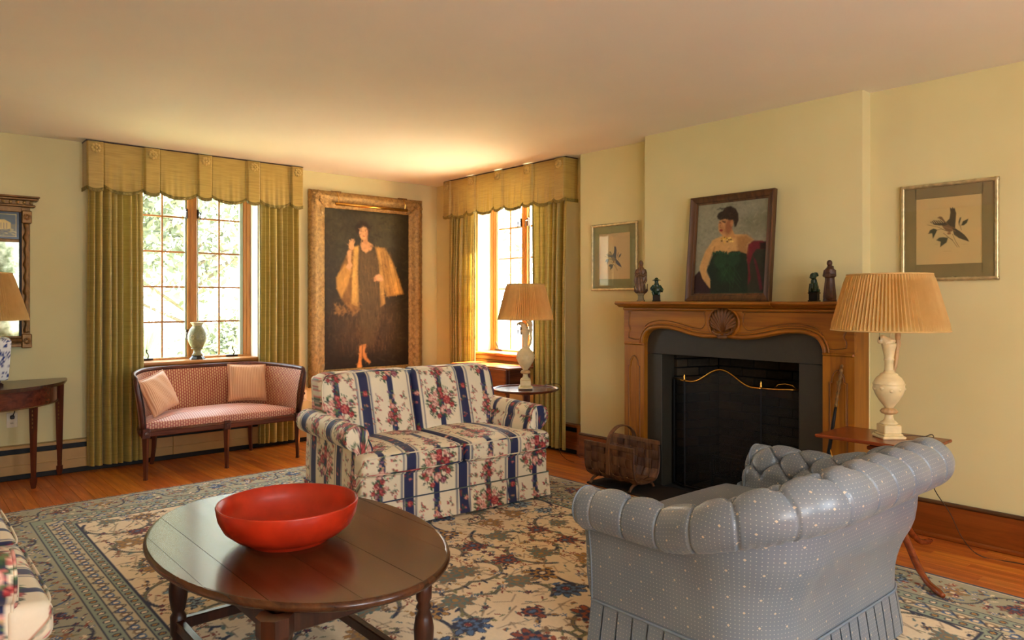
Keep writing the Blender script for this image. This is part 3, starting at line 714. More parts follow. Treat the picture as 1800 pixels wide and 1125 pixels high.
# firebox
fb = MB(); fb.box(4.60, 5.12, 2.13, 2.28, 0, 1.13); fb.box(4.60, 5.12, 3.40, 3.49, 0, 1.13); fb.box(5.04, 5.12, 2.28, 3.40, 0, 1.13); fb.box(4.60, 5.12, 2.28, 3.40, 1.02, 1.13)
fb.box(4.445, 5.12, 2.29, 3.37, -0.01, 0.004)
fb.prism([(4.60, 2.28), (5.04, 2.28), (5.04, 2.46)], 2, 0, 1.02)
box = struct(fb.build('firebox', 'soot'))
brick_me = {}
def brick(a, b, z, L, th=0.05):
    """brick along the segment a->b starting at a, outward thickness to the left"""
    L = round(L, 3)
    if L not in brick_me:
        q = MB(); q.bbox(0.003, L-0.003, 0, th, 0.003, 0.062, 0.004); o = q.build('brick', 'firebrick'); brick_me[L] = o.data; bpy.data.objects.remove(o)
    o = bpy.data.objects.new('brick', brick_me[L]); COL.objects.link(o); o.parent = box; o.location = (a[0], a[1], z); o.rotation_euler = (0, 0, math.atan2(b[1]-a[1], b[0]-a[0])); return o
def brick_wall(a, b, rows):
    tot = math.hypot(b[0]-a[0], b[1]-a[1]); d = ((b[0]-a[0])/tot, (b[1]-a[1])/tot)
    for r in range(rows):
        s = 0.0; first = 0.10 if r % 2 else 0.205
        while s < tot-0.02:
            L = min(first, tot-s); first = 0.205; jit = random.uniform(0, 0.004)
            brick((a[0]+d[0]*s-d[1]*jit, a[1]+d[1]*s+d[0]*jit), (a[0]+d[0]*s-d[1]*jit+d[0], a[1]+d[1]*s+d[0]*jit+d[1]), 0.006+r*0.068, L); s += L
brick_wall((4.60, 3.345), (4.97, 3.22), 15)
brick_wall((4.98, 3.23), (4.98, 2.42), 15)
hs = MB(); hs.bbox(4.085, 4.442, 1.80, 3.81, 0.0, 0.014, 0.004); struct(hs.build('trim_1', 'hearth_slate'))
# ash bed, grate and fireback
g = thing('fire_grate', 'black iron fire grate standing in the dark firebox', 'grate', (4.80, 2.84, 0.004))
q = MB()
for z in (0.10, 0.24): q.tube([(-0.12, -0.25, z), (-0.12, 0.25, z)], 0.010, 6)
q.tube([(0.12, -0.22, 0.10), (0.12, 0.22, 0.10)], 0.010, 6)
for y in (-0.25, 0.25): q.tube([(-0.12, y, 0.24), (-0.12, y, 0.0)], 0.011, 6); q.tube([(0.12, y*0.88, 0.10), (0.12, y*0.88, 0.0)], 0.011, 6); q.tube([(-0.12, y, 0.10), (0.12, y*0.88, 0.10)], 0.009, 6)
q.build('grate_frame', 'iron', g)
for k in range(11):
    y = -0.22+k*0.044; MB().tube([(-0.12, y, 0.245), (-0.135, y, 0.17), (-0.115, y, 0.10), (0.12, y*0.9, 0.10)], 0.007, 6).build('bar', 'iron', g)
a_ = MB(); P = np.zeros((26, 20, 3))
for i in range(26):
    for j in range(20):
        u, w_ = i/25*2-1, j/19*2-1; P[i, j] = (0.03+u*0.20, w_*0.40, 0.0+0.05*max(0, 1-u*u)*max(0, 1-w_*w_)+0.012*random.random()*(1-abs(u)**6)*(1-abs(w_)**6))
ash_o = MB().grid(P).build('ash_heap', 'ash', None, smooth=True); ash_o.location = (4.80, 2.84, 0.005); tag(ash_o, 'grey heap of ash on the firebox floor under the grate', 'ash', kind='stuff')
# folding fire screen
fs = thing('fire_screen', 'three-fold black mesh fire screen with arched brass top rail', 'fire screen', (4.52, 2.91, 0.014))
def top_line(y):  # centre panel
    q = abs(y)/0.31; return 0.79 + 0.105*(0.5+0.5*math.cos(PI*min(q/0.82, 1)))
yy = np.linspace(-0.31, 0.31, 31)
MB().tube([(0, y, top_line(y)) for y in yy], 0.0075, 8).build('top_rail', 'brass', fs, smooth=True)
P = np.zeros((31, 2, 3))
for i, y in enumerate(yy): P[i, 0] = (0.001, y, 0.01); P[i, 1] = (0.001, y, top_line(y))
MB().grid(P).build('mesh_panel', 'screen_mesh', fs)
fr = MB(); fr.tube([(0, -0.31, 0), (0, -0.31, 0.79)], 0.007, 6); fr.tube([(0, 0.31, 0), (0, 0.31, 0.79)], 0.007, 6); fr.tube([(0, -0.31, 0.01), (0, 0.31, 0.01)], 0.006, 6); fr.build('screen_frame', 'iron', fs)
for s, ex, ey in ((1, 0.045, 0.125), (-1, 0.04, 0.255)):
    a = (0, s*0.312); b = (ex, s*(0.312+ey)); zt = 0.79
    rl = MB().tube([(a[0], a[1], zt), ((a[0]+b[0])/2, (a[1]+b[1])/2, zt+0.003), (b[0], b[1], zt+0.010)], 0.006, 8).build('top_rail', 'brass', fs, smooth=True)
    MB().add([(a[0], a[1], 0.01), (b[0], b[1], 0.01), (b[0], b[1], zt), (a[0], a[1], zt)], [(0, 1, 2, 3)]).build('mesh_panel', 'screen_mesh', fs)
    q = MB(); q.tube([(a[0], a[1], 0), (a[0], a[1], zt)], 0.006, 6); q.tube([(b[0], b[1], 0), (b[0], b[1], zt)], 0.009, 6); q.tube([(a[0], a[1], 0.01), (b[0], b[1], 0.01)], 0.006, 6); q.build('screen_frame', 'iron', fs)
    MB().lathe([(0.004, 0), (0.011, 0.012), (0.005, 0.02), (0.009, 0.032), (0.003, 0.048), (0.0008, 0.055)], 10, a[0], a[1]).xf(Matrix.Translation((0, 0, zt))).build('finial', 'brass', fs, smooth=True)
MB().tube([(0.02, -0.40, 0.80), (0.015, -0.43, 0.826), (0.012, -0.48, 0.835), (0.015, -0.53, 0.828), (0.03, -0.555, 0.80)], 0.004, 8).build('handle', 'brass', fs, smooth=True)
# poker-like lighter leaning on the right pilaster
pk = thing('fire_tool', 'long dark fire tool with ornate brass top leaning against the right mantel pilaster', 'fire tool', (4.30, 2.10, 0.014))
def PL(t): return (0.0+0.085*t, 0.0-0.115*t, 1.00*t)
MB().tube([PL(t) for t in (0, 0.2, 0.45, 0.66, 0.75)], [0.006, 0.007, 0.012, 0.011, 0.008], 8).build('shaft', 'iron', pk, smooth=True)
q = MB(); q.tube([PL(t) for t in np.linspace(0.74, 0.98, 15)], [0.007+0.005*(k % 2) for k in range(15)], 8); q.ellip(PL(0.99), (0.009, 0.009, 0.013)); q.tube([PL(0.90), (0.05, -0.10, 0.90), (0.05, -0.105, 0.86), PL(0.83)], 0.004, 6); q.build('ornate_grip', 'gilt_dark', pk, smooth=True)
MB().tube([PL(0.30), (0.02, -0.06, 0.34), (0.035, -0.08, 0.44), PL(0.50)], 0.006, 6).build('side_plate', 'brass', pk, smooth=True)

# ================================================================== RUG
NAVY = (26, 34, 66); BLUE = (70, 104, 146); SKYB = (136, 164, 180); RUST = (150, 66, 34); OCH = (178, 130, 60); CREAM = (238, 218, 184); OLIVE = (128, 124, 84); RED = (128, 26, 32); TEAL = (96, 118, 112); TAUPE = (140, 112, 82)
def make_rug():
    RW, RL, res = 3.66, 5.30, 0.0070
    q = Cv(RW/2, RL/2, res, CREAM); r = random.Random(5)
    def palm(x, y, R, kind, rot):
        o, i1, i2, c = [(NAVY, BLUE, CREAM, RED), (NAVY, OCH, RUST, CREAM), (NAVY, RUST, OCH, BLUE), (TAUPE, OCH, NAVY, CREAM), (NAVY, SKYB, RUST, CREAM), (TEAL, TAUPE, NAVY, OCH)][kind % 6]
        for k in range(5):
            a = rot+(k-2)*0.62; q.ell(x+R*0.75*math.cos(a), y+R*0.75*math.sin(a), R*0.42, R*0.22, o, a, 0.1)
            q.ell(x+R*0.78*math.cos(a), y+R*0.78*math.sin(a), R*0.33, R*0.15, i1, a, 0.1)
        q.flower(x, y, R*0.80, [o, i1, o, i2], 8, rot, 0.12, 4); q.ell(x, y, R*0.20, R*0.16, c, rot, 0.2)
        q.ell(x-R*0.8*math.cos(rot), y-R*0.8*math.sin(rot), R*0.3, R*0.12, i1, rot+1.57, 0.1)
    def bloss(x, y, R, kind):
        o, i1 = [(NAVY, OCH), (RUST, CREAM), (BLUE, CREAM), (TAUPE, RUST), (NAVY, RED)][kind % 5]; q.flower(x, y, R, [o, i1, o], 5, r.random()*6, 0.28, 3)
    def leaf(x, y, L, a, c): q.ell(x, y, L, L*0.34, c, a, 0.1)
    bd = 0.56
    # vines of the field: large scrolling spirals
    def spiral(cx, cy, R, a0, turns, sgn, wd=0.020):
        pts = [(cx+R*(1-0.62*k/40)*math.cos(a0+sgn*turns*2*PI*k/40), cy+R*(1-0.62*k/40)*math.sin(a0+sgn*turns*2*PI*k/40)) for k in range(41)]
        q.line(pts, wd, NAVY); q.line(pts[4:-4], wd*0.35, OLIVE)
        for k in range(3, 40, 3):
            p = pts[k]; a = a0+sgn*turns*2*PI*k/40+sgn*0.9; leaf(p[0]+0.02*math.cos(a), p[1]+0.02*math.sin(a), 0.026, a+0.5, r.choice([NAVY, OLIVE, TAUPE, TEAL]))
        return pts
    gx = np.arange(bd+0.22, RW/2+0.2, 0.46); gy = np.arange(bd+0.20, RL/2+0.2, 0.44)
    for ix, x in enumerate(gx):
        for iy, y in enumerate(gy):
            spiral(x, y, 0.235, r.random()*6, 0.85, 1 if (ix+iy) % 2 else -1)
    for x in np.arange(bd+0.05, RW/2, 0.088):
        for y in np.arange(bd+0.05, RL/2, 0.088):
            px, py = x+r.uniform(-.035, .035), y+r.uniform(-.035, .035); k = r.random()
            q.line([(px, py), (px+r.uniform(-.07, .07), py+r.uniform(-.07, .07)), (px+r.uniform(-.1, .1), py+r.uniform(-.1, .1))], 0.006, TAUPE, 0.9)
            if k < 0.6: bloss(px, py, r.uniform(0.016, 0.030), r.randrange(5))
            for _ in range(2): a = r.random()*6; leaf(px+0.04*math.cos(a), py+0.04*math.sin(a), 0.017, a, r.choice([OLIVE, TEAL, NAVY, RUST, OCH]))
    for ix, x in enumerate(np.arange(bd+0.12, RW/2+0.1, 0.25)):
        for iy, y in enumerate(np.arange(bd+0.12, RL/2+0.1, 0.26)):
            palm(x+(0.1 if iy % 2 else 0)+r.uniform(-.05, .05), y+r.uniform(-.05, .05), r.uniform(0.055, 0.105), r.randrange(6), r.random()*6)
    # borders: bands measured from the edge
    A = q.a; nu, nv = q.nu, q.nv; U = (np.arange(nu)+.5)[:, None]*res; V = (np.arange(nv)+.5)[None]*res; D = np.minimum(U+0*V, V+0*U)
    bands = [(0.0, 0.018, (60, 66, 84)), (0.018, 0.030, CREAM), (0.030, 0.335, (172, 166, 138)), (0.335, 0.345, NAVY), (0.345, 0.405, (150, 160, 138)), (0.405, 0.412, NAVY), (0.412, 0.488, (206, 192, 156)), (0.488, 0.495, NAVY), (0.495, 0.548, (150, 160, 138)), (0.548, 0.557, NAVY)]
    for a, b, c in bands: A[(D >= a) & (D < b)] = lin(c)
    def along(side, s, d):   # coordinate along the side, distance from edge
        return (d, s) if side == 0 else (s, d)
    for side, L in ((0, RL/2), (1, RW/2)):
        s = 0.03; k = 0
        while s < L+0.2:
            if s > 0.20:
                x, y = along(side, s, 0.185); c = [(along(side, s+0.125*math.cos(t), 0.185+0.125*math.sin(t)*(1 if k % 2 else -1))) for t in np.linspace(0, PI, 16)]
                q.line(c, 0.012, NAVY); palm(*along(side, s, 0.185), 0.062, k % 6, PI/2*side+(PI if k % 2 else 0))
                for _ in range(26):
                    a, dd = along(side, s+r.uniform(-.12, .12), r.uniform(0.05, 0.32)); bloss(a, dd, r.uniform(0.012, 0.022), r.randrange(5))
                    a, dd = along(side, s+r.uniform(-.12, .12), r.uniform(0.05, 0.32)); leaf(a, dd, 0.018, r.random()*6, r.choice([NAVY, BLUE, OLIVE, RUST, CREAM]))
            s += 0.25; k += 1
        s = 0.03; k = 0
        while s < L+0.1:
            if s > 0.42:
                for dd in (0.375, 0.521):
                    q.ell(*along(side, s, dd), 0.018, 0.018, NAVY, 0, 0.1); q.ell(*along(side, s, dd), 0.011, 0.011, (CREAM, OCH)[k % 2], 0, 0.1)
                q.ell(*along(side, s+0.025, 0.45), *((0.020, 0.032) if side == 0 else (0.032, 0.020)), TAUPE if k % 2 else BLUE, 0, 0.1); q.ell(*along(side, s+0.025, 0.45), 0.012, 0.012, CREAM, 0, 0.1)
                c = [along(side, s+0.05*t, 0.45+0.03*math.sin(t*PI)*(1 if k % 2 else -1)) for t in np.linspace(0, 1, 8)]; q.line(c, 0.007, NAVY)
            s += 0.055; k += 1
    full = np.concatenate([A, A[::-1]], 0); full = np.concatenate([full, full[:, ::-1]], 1)
    NU, NV = full.shape[:2]
    x = np.linspace(-RW/2, RW/2, NU); y = np.linspace(-RL/2, RL/2, NV); X, Y = np.meshgrid(x, y, indexing='ij')
    rr = np.random.default_rng(1); wav = 0.004*np.sin(Y*3.1)*np.exp(-(RW/2-X)/0.08)
    P = np.stack([X+wav*2, Y, 0.011+0.0007*rr.random(X.shape)], -1)
    root = thing('persian_rug', 'large cream Persian rug with blue floral vines and blue-grey border', 'rug', (4.03-RW/2, 5.74-RL/2, 0))
    mb = MB(); mb.grid(P); me = bpy.data.meshes.new('pile')
    idx = np.arange(NU*NV).reshape(NU, NV); Fq = np.stack([idx[:-1, :-1], idx[1:, :-1], idx[1:, 1:], idx[:-1, 1:]], -1).reshape(-1)
    me.vertices.add(NU*NV); me.vertices.foreach_set('co', P.reshape(-1).astype(np.float32)); nf = (NU-1)*(NV-1)
    me.loops.add(nf*4); me.loops.foreach_set('vertex_index', Fq.astype(np.int32)); me.polygons.add(nf); me.polygons.foreach_set('loop_start', np.arange(nf, dtype=np.int32)*4); me.update(calc_edges=True)
    at = me.color_attributes.new('print', 'FLOAT_COLOR', 'POINT'); C = np.ones((NU*NV, 4), np.float32); C[:, :3] = full.reshape(-1, 3); at.data.foreach_set('color', C.ravel())
    me.materials.append(M('rug_wool')); o = bpy.data.objects.new('pile', me); COL.objects.link(o); o.parent = root
    MB().box(-RW/2+0.004, RW/2-0.004, -RL/2+0.004, RL/2-0.004, 0.001, 0.010).build('backing', 'rug_fringe', root)
    f = MB(); rf = random.Random(2)
    for k in range(700):
        xx = -RW/2+RW*k/699; L = rf.uniform(0.03, 0.055); dx = rf.uniform(-0.012, 0.012); f.add([(xx-0.0022, RL/2-0.004, 0.010), (xx+0.0022, RL/2-0.004, 0.010), (xx+dx+0.003, RL/2+L, 0.003), (xx+dx-0.003, RL/2+L*0.96, 0.003)], [(0, 1, 2, 3)])
    f.build('fringe', 'rug_fringe', root, kind='stuff')
make_rug()

# ================================================================== FLORAL LOVE SEATS
FL = None
def floral_tile():
    q = Cv(0.80, 0.60, 0.002, (238, 226, 198), wrap=True); r = random.Random(11)
    ND = (34, 42, 84)
    for x in (0.0, 0.40):
        for dx, w_, c in ((0, 0.068, ND), (0.042, 0.004, ND), (-0.042, 0.004, ND), (0.048, 0.004, (90, 96, 120)), (-0.048, 0.004, (90, 96, 120)), (0.054, 0.003, ND), (-0.054, 0.003, ND)):
            q.line([(x+dx, yy) for yy in np.linspace(0, 0.6, 7)], w_, c)
    R1, R2, R3 = (176, 44, 50), (220, 120, 112), (120, 20, 36); P1, P2, P3 = (226, 166, 150), (240, 206, 186), (190, 104, 96); G = [(62, 92, 58), (96, 120, 74), (44, 66, 54)]; MV = (150, 104, 130)
    for x in (0.2, 0.6): q.line([(x, yy) for yy in np.linspace(0, 0.6, 7)], 0.040, ND)
    def leaf(x, y, L, a): q.ell(x+L*0.8*math.cos(a), y+L*0.8*math.sin(a), L, L*0.36, r.choice(G), a, 0.2)
    def rose(x, y, R, c):
        for _ in range(5): a = r.random()*6.28; leaf(x+R*0.7*math.cos(a), y+R*0.7*math.sin(a), R*0.55, a)
        q.flower(x, y, R, [c[2], c[0], c[1], c[2], c[0]], 7, r.random()*6, 0.16, 5)
        for _ in range(10): a = r.random()*6.28; d = r.random()*R*0.8; q.ell(x+d*math.cos(a), y+d*math.sin(a), R*0.20, R*0.10, c[r.randrange(3)], a+1.5, 0.3, 0.8)
    def sprig(x, y, n=6, s=0.045):
        for _ in range(n):
            a = r.random()*6.28; d = r.uniform(0.3, 1)*s; q.line([(x, y), (x+d*math.cos(a), y+d*math.sin(a))], 0.0022, G[0]); q.ell(x+d*math.cos(a), y+d*math.sin(a), 0.0065, 0.0055, r.choice([R1, R2, (150, 60, 60), (196, 140, 110)]), a, 0.2)
            leaf(x+d*0.6*math.cos(a), y+d*0.6*math.sin(a), 0.006, a+1)
    for cx, cy in ((0.2, 0.02), (0.6, 0.32)):
        for k in range(26):     # vine blossoms over the dark stripe
            y = cy+0.30*k/26+0.14; a = r.random(); q.ell(cx+r.uniform(-.024, .024), y, 0.009, 0.008, r.choice([R2, P1, MV, (206, 170, 120), (70, 84, 130), R3]), 0, 0.2); leaf(cx+r.uniform(-.03, .03), y+0.006, 0.010, r.random()*6)
        rose(cx-0.055, cy+0.02, 0.040, (P1, P2, P3)); rose(cx+0.045, cy+0.04, 0.042, (R1, R2, R3)); rose(cx-0.005, cy+0.075, 0.034, (R1, R2, R3)); rose(cx+0.01, cy-0.03, 0.036, (P1, P2, P3)); rose(cx-0.04, cy+0.085, 0.026, (P1, P2, P3))
        rose(cx+0.05, cy-0.05, 0.026, ((150, 84, 110), (196, 140, 150), R3)); rose(cx-0.07, cy-0.03, 0.022, (R1, R2, R3))
        rose(cx+0.018, cy+0.24, 0.030, (R1, R2, R3)); rose(cx-0.022, cy+0.275, 0.028, (R1, P1, R3)); rose(cx+0.02, cy+0.30, 0.022, (R1, R2, R3)); rose(cx-0.02, cy+0.215, 0.018, (MV, P2, R3))
        for (dx, dy, R_, c_) in ((-0.085, 0.055, .026, 0), (0.088, 0.0, .024, 1), (0.0, 0.115, .026, 1), (-0.03, -0.075, .022, 1), (0.045, 0.10, .020, 0), (0.085, 0.075, .018, 2), (-0.095, 0.0, .018, 1), (0.045, 0.255, .020, 0), (-0.045, 0.235, .018, 1), (0.0, 0.33, .020, 0)):
            rose(cx+dx, cy+dy, R_, ((P1, P2, P3), (R1, R2, R3), (MV, P2, R3))[c_])
        for k in range(26): a = r.random()*6.28; leaf(cx+0.11*math.cos(a), cy+0.02+0.11*math.sin(a), 0.012, a)
        for sx in (-1, 1):
            for k in range(5): sprig(cx+sx*r.uniform(0.085, 0.13), cy+0.09+k*0.075, 8, 0.04)
    rose(0.405, 0.15, 0.024, (R1, R2, R3)); rose(0.0, 0.47, 0.024, (R1, R2, R3)); rose(0.38, 0.46, 0.018, (MV, P2, R3)); rose(0.02, 0.12, 0.018, (P1, P2, P3))
    for y in (0.05, 0.33, 0.55): sprig(0.395, y, 5, 0.03); sprig(0.79, y+0.1, 5, 0.03)
    return q
FL = floral_tile()
def loveseat(label, loc, rz):
    t = thing('floral_love_seat', label, 'sofa', loc, rz, None)
    rs = 0.0085
    def fab(o, uf):
        paint(o, lambda c: FL.sample(*uf(c)))
    def std(c): return c[:, 0], c[:, 2]+c[:, 1]
    def side(c): return c[:, 1]+0.17, c[:, 2]+0.1
    def armuv(cx, cz):
        def f(c):
            a = np.arctan2(c[:, 2]-cz, np.abs(c[:, 0])-cx); return c[:, 1]+0.06, np.where(c[:, 2] > cz, cz+a*0.085, c[:, 2])
        return f
    # base rail, front and sides
    b = rbox(1.44, 0.86, 0.19, 0.018, rs); b.v = [b.v[0]+np.array([0, 0.45, 0.245])]; o = b.build('base', 'floral_cotton', t, smooth=True, weld=True); fab(o, std)
    # skirt: four slightly flared panels with corner pleats
    for nm, A, B in (('skirt', (-0.725, 0.015), (0.725, 0.015)), ('skirt', (-0.725, 0.885), (-0.725, 0.015)), ('skirt', (0.725, 0.015), (0.725, 0.885)), ('skirt', (0.725, 0.885), (-0.725, 0.885))):
        A = np.array(A); B = np.array(B); d = B-A; L = np.linalg.norm(d); d /= L; nrm = np.array([d[1], -d[0]]); n = int(L/rs); nz = 22; P = np.zeros((n, nz, 3))
        for i in range(n):
            s = L*i/(n-1)
            for j in range(nz):
                w_ = j/(nz-1); fl = 0.012*w_+0.004*math.sin(s*9)*w_; p = A+d*s*(1+0.010*w_)-d*0.005*w_+nrm*fl; P[i, j] = (p[0], p[1], 0.178-0.163*w_)
        o = MB().grid(P).build(nm, 'floral_cotton', t, smooth=True, recalc=False); fab(o, std if abs(d[0]) > 0.5 else side)
    w_ = MB(); w_.tube([(-0.726, 0.012, 0.178), (0.726, 0.012, 0.178), (0.726, 0.888, 0.178), (-0.726, 0.888, 0.178)], 0.0045, 6, closed=True); o = w_.build('welt', 'floral_cotton', t, smooth=True); fab(o, lambda c: (c[:, 0]+0.3, c[:, 0]*0.5+c[:, 2]))
    # arms: rolled profile swept front to back
    for s in (-1, 1):
        CX, CZ, R = 0.700, 0.565, 0.078
        prof = [(0.722, 0.17), (0.722, 0.30), (0.718, 0.42), (0.716, 0.48)] + [(CX+0.012+R*math.cos(a), CZ+R*math.sin(a)) for a in np.linspace(-1.15, PI+0.2, 26)] + [(0.612, 0.50), (0.604, 0.42), (0.602, 0.30)]
        pp = np.array(smooth_curve(prof, 2)); seg = np.r_[0, np.cumsum(np.linalg.norm(np.diff(pp, axis=0), axis=1))]; nn = int(seg[-1]/rs); q_ = np.linspace(0, seg[-1], nn); px = np.interp(q_, seg, pp[:, 0]); pz = np.interp(q_, seg, pp[:, 1])
        ys = np.linspace(0.105, 0.86, 90); P = np.zeros((len(ys), nn, 3))
        for i, y in enumerate(ys):
            k = min(1, (y-0.105)/0.02); P[i, :, 0] = s*(0.66+(px-0.66)*(0.965+0.035*k)); P[i, :, 1] = y-0.006*(1-k); P[i, :, 2] = 0.5+(pz-0.5)*(0.98+0.02*k)+0.012*((y-0.105)/0.75)
        o = MB().grid(P).build('arm', 'floral_cotton', t, smooth=True); fab(o, armuv(CX, CZ))
        # front panel of the arm
        c0 = P[0].mean(0); rings = 9; Q = np.zeros((rings, nn, 3))
        for k in range(rings):
            f = k/(rings-1); Q[k] = P[0]*(1-f)+c0*f; Q[k, :, 1] = P[0, 0, 1]-0.016*math.sin(min(1, f*2.5)*PI/2)
        o = MB().grid(Q, cv=True).build('arm_front', 'floral_cotton', t, smooth=True); fab(o, lambda c: (c[:, 0]+0.08, c[:, 2]+0.22))
        w_ = MB(); w_.tube([tuple(p) for p in P[0, 4:-3] + np.array([0, -0.003, 0])], 0.005, 6); o = w_.build('welt', 'floral_cotton', t, smooth=True); fab(o, lambda c: (c[:, 0]*0.3+0.39, c[:, 2]))
    # back: two upholstered halves leaning back
    for s in (-1, 1):
        b = rbox(0.70, 0.17, 0.52, 0.05, rs, face_puff=0.022); V = b.v[0]
        V[:, 0] += s*0.352; k = (V[:, 2]+0.26)/0.52; V[:, 1] += 0.63+0.14*k
        out = np.clip((np.abs(V[:, 0])-0.60)/0.10, 0, 1)*np.clip((k-0.80)/0.20, 0, 1); V[:, 2] += 0.642-0.035*out**2
        wrinkle = 0.0025*np.sin(V[:, 0]*40+V[:, 2]*13); V[:, 1] += wrinkle
        o = b.build('back_cushion', 'floral_cotton', t, smooth=True, weld=True); fab(o, lambda c: (c[:, 0], c[:, 2]*1.02-0.02))
        w_ = MB(); pts = [(s*0.012, 0.675, 0.895), (s*0.35, 0.672, 0.903), (s*0.62, 0.675, 0.893), (s*0.672, 0.675, 0.86), (s*0.690, 0.66, 0.80), (s*0.696, 0.63, 0.66)]
        w_.tube(smooth_curve(pts, 5), 0.0045, 6); o = w_.build('welt', 'floral_cotton', t, smooth=True); fab(o, lambda c: (c[:, 0]*0.4+0.1, c[:, 2]))
    b = rbox(1.36, 0.10, 0.66, 0.03, 0.012); V = b.v[0]; k = (V[:, 2]+0.33)/0.66; V[:, 1] += 0.79+0.06*k; V[:, 2] += 0.545
    o = b.build('back_panel', 'floral_cotton', t, smooth=True, weld=True); fab(o, lambda c: (c[:, 0], c[:, 2]))
    # T-shaped seat cushions
    for s in (-1, 1):
        b = rbox(0.722, 0.66, 0.115, 0.032, rs, puff=0.036); V = b.v[0]; y = V[:, 1]+0.33
        k = np.clip((0.145-y)/0.03, 0, 1); wid = 0.585+(0.722-0.585)*k*k*(3-2*k)
        x = (V[:, 0]*s+0.361)/0.722; V[:, 0] = s*(0.004+x*wid); V[:, 1] = y-0.012+0.012*np.cos(x*PI*2)*0; V[:, 2] += 0.405 + 0.010*np.sin(x*5)*np.clip(y, 0, 1)
        fr = np.exp(-((y-0.0)/0.12)**2); V[:, 2] -= 0.008*fr*np.sin(x*PI)
        o = b.build('seat_cushion', 'floral_cotton', t, smooth=True, weld=True); fab(o, std)
        for zz in (0.452, 0.356):
            pts = []
            for q_ in range(41):
                x = q_/40; pts.append((s*(0.012+x*0.700), -0.0105+0.020*(abs(2*x-1)**12), zz+(0.008*math.sin(PI*x) if zz > 0.4 else -0.006*math.sin(PI*x))))
            w_ = MB(); w_.tube(pts, 0.0045, 6); o = w_.build('welt', 'floral_cotton', t, smooth=True); fab(o, lambda c: (c[:, 0]*0.5+0.05, c[:, 2]))
    return t
ls = loveseat('floral striped love seat facing the camera, behind the round coffee table', (2.855, 3.735, 0.012), rad(-3.4))
l2 = copy_tree(ls); l2['label'] = 'floral striped sofa cut off by the left edge, only its cushion edge seen'; l2.location = (0.395, 3.33, 0.012); l2.rotation_euler = (0, 0, rad(90))
ls['group'] = l2['group'] = 'matching floral sofas'

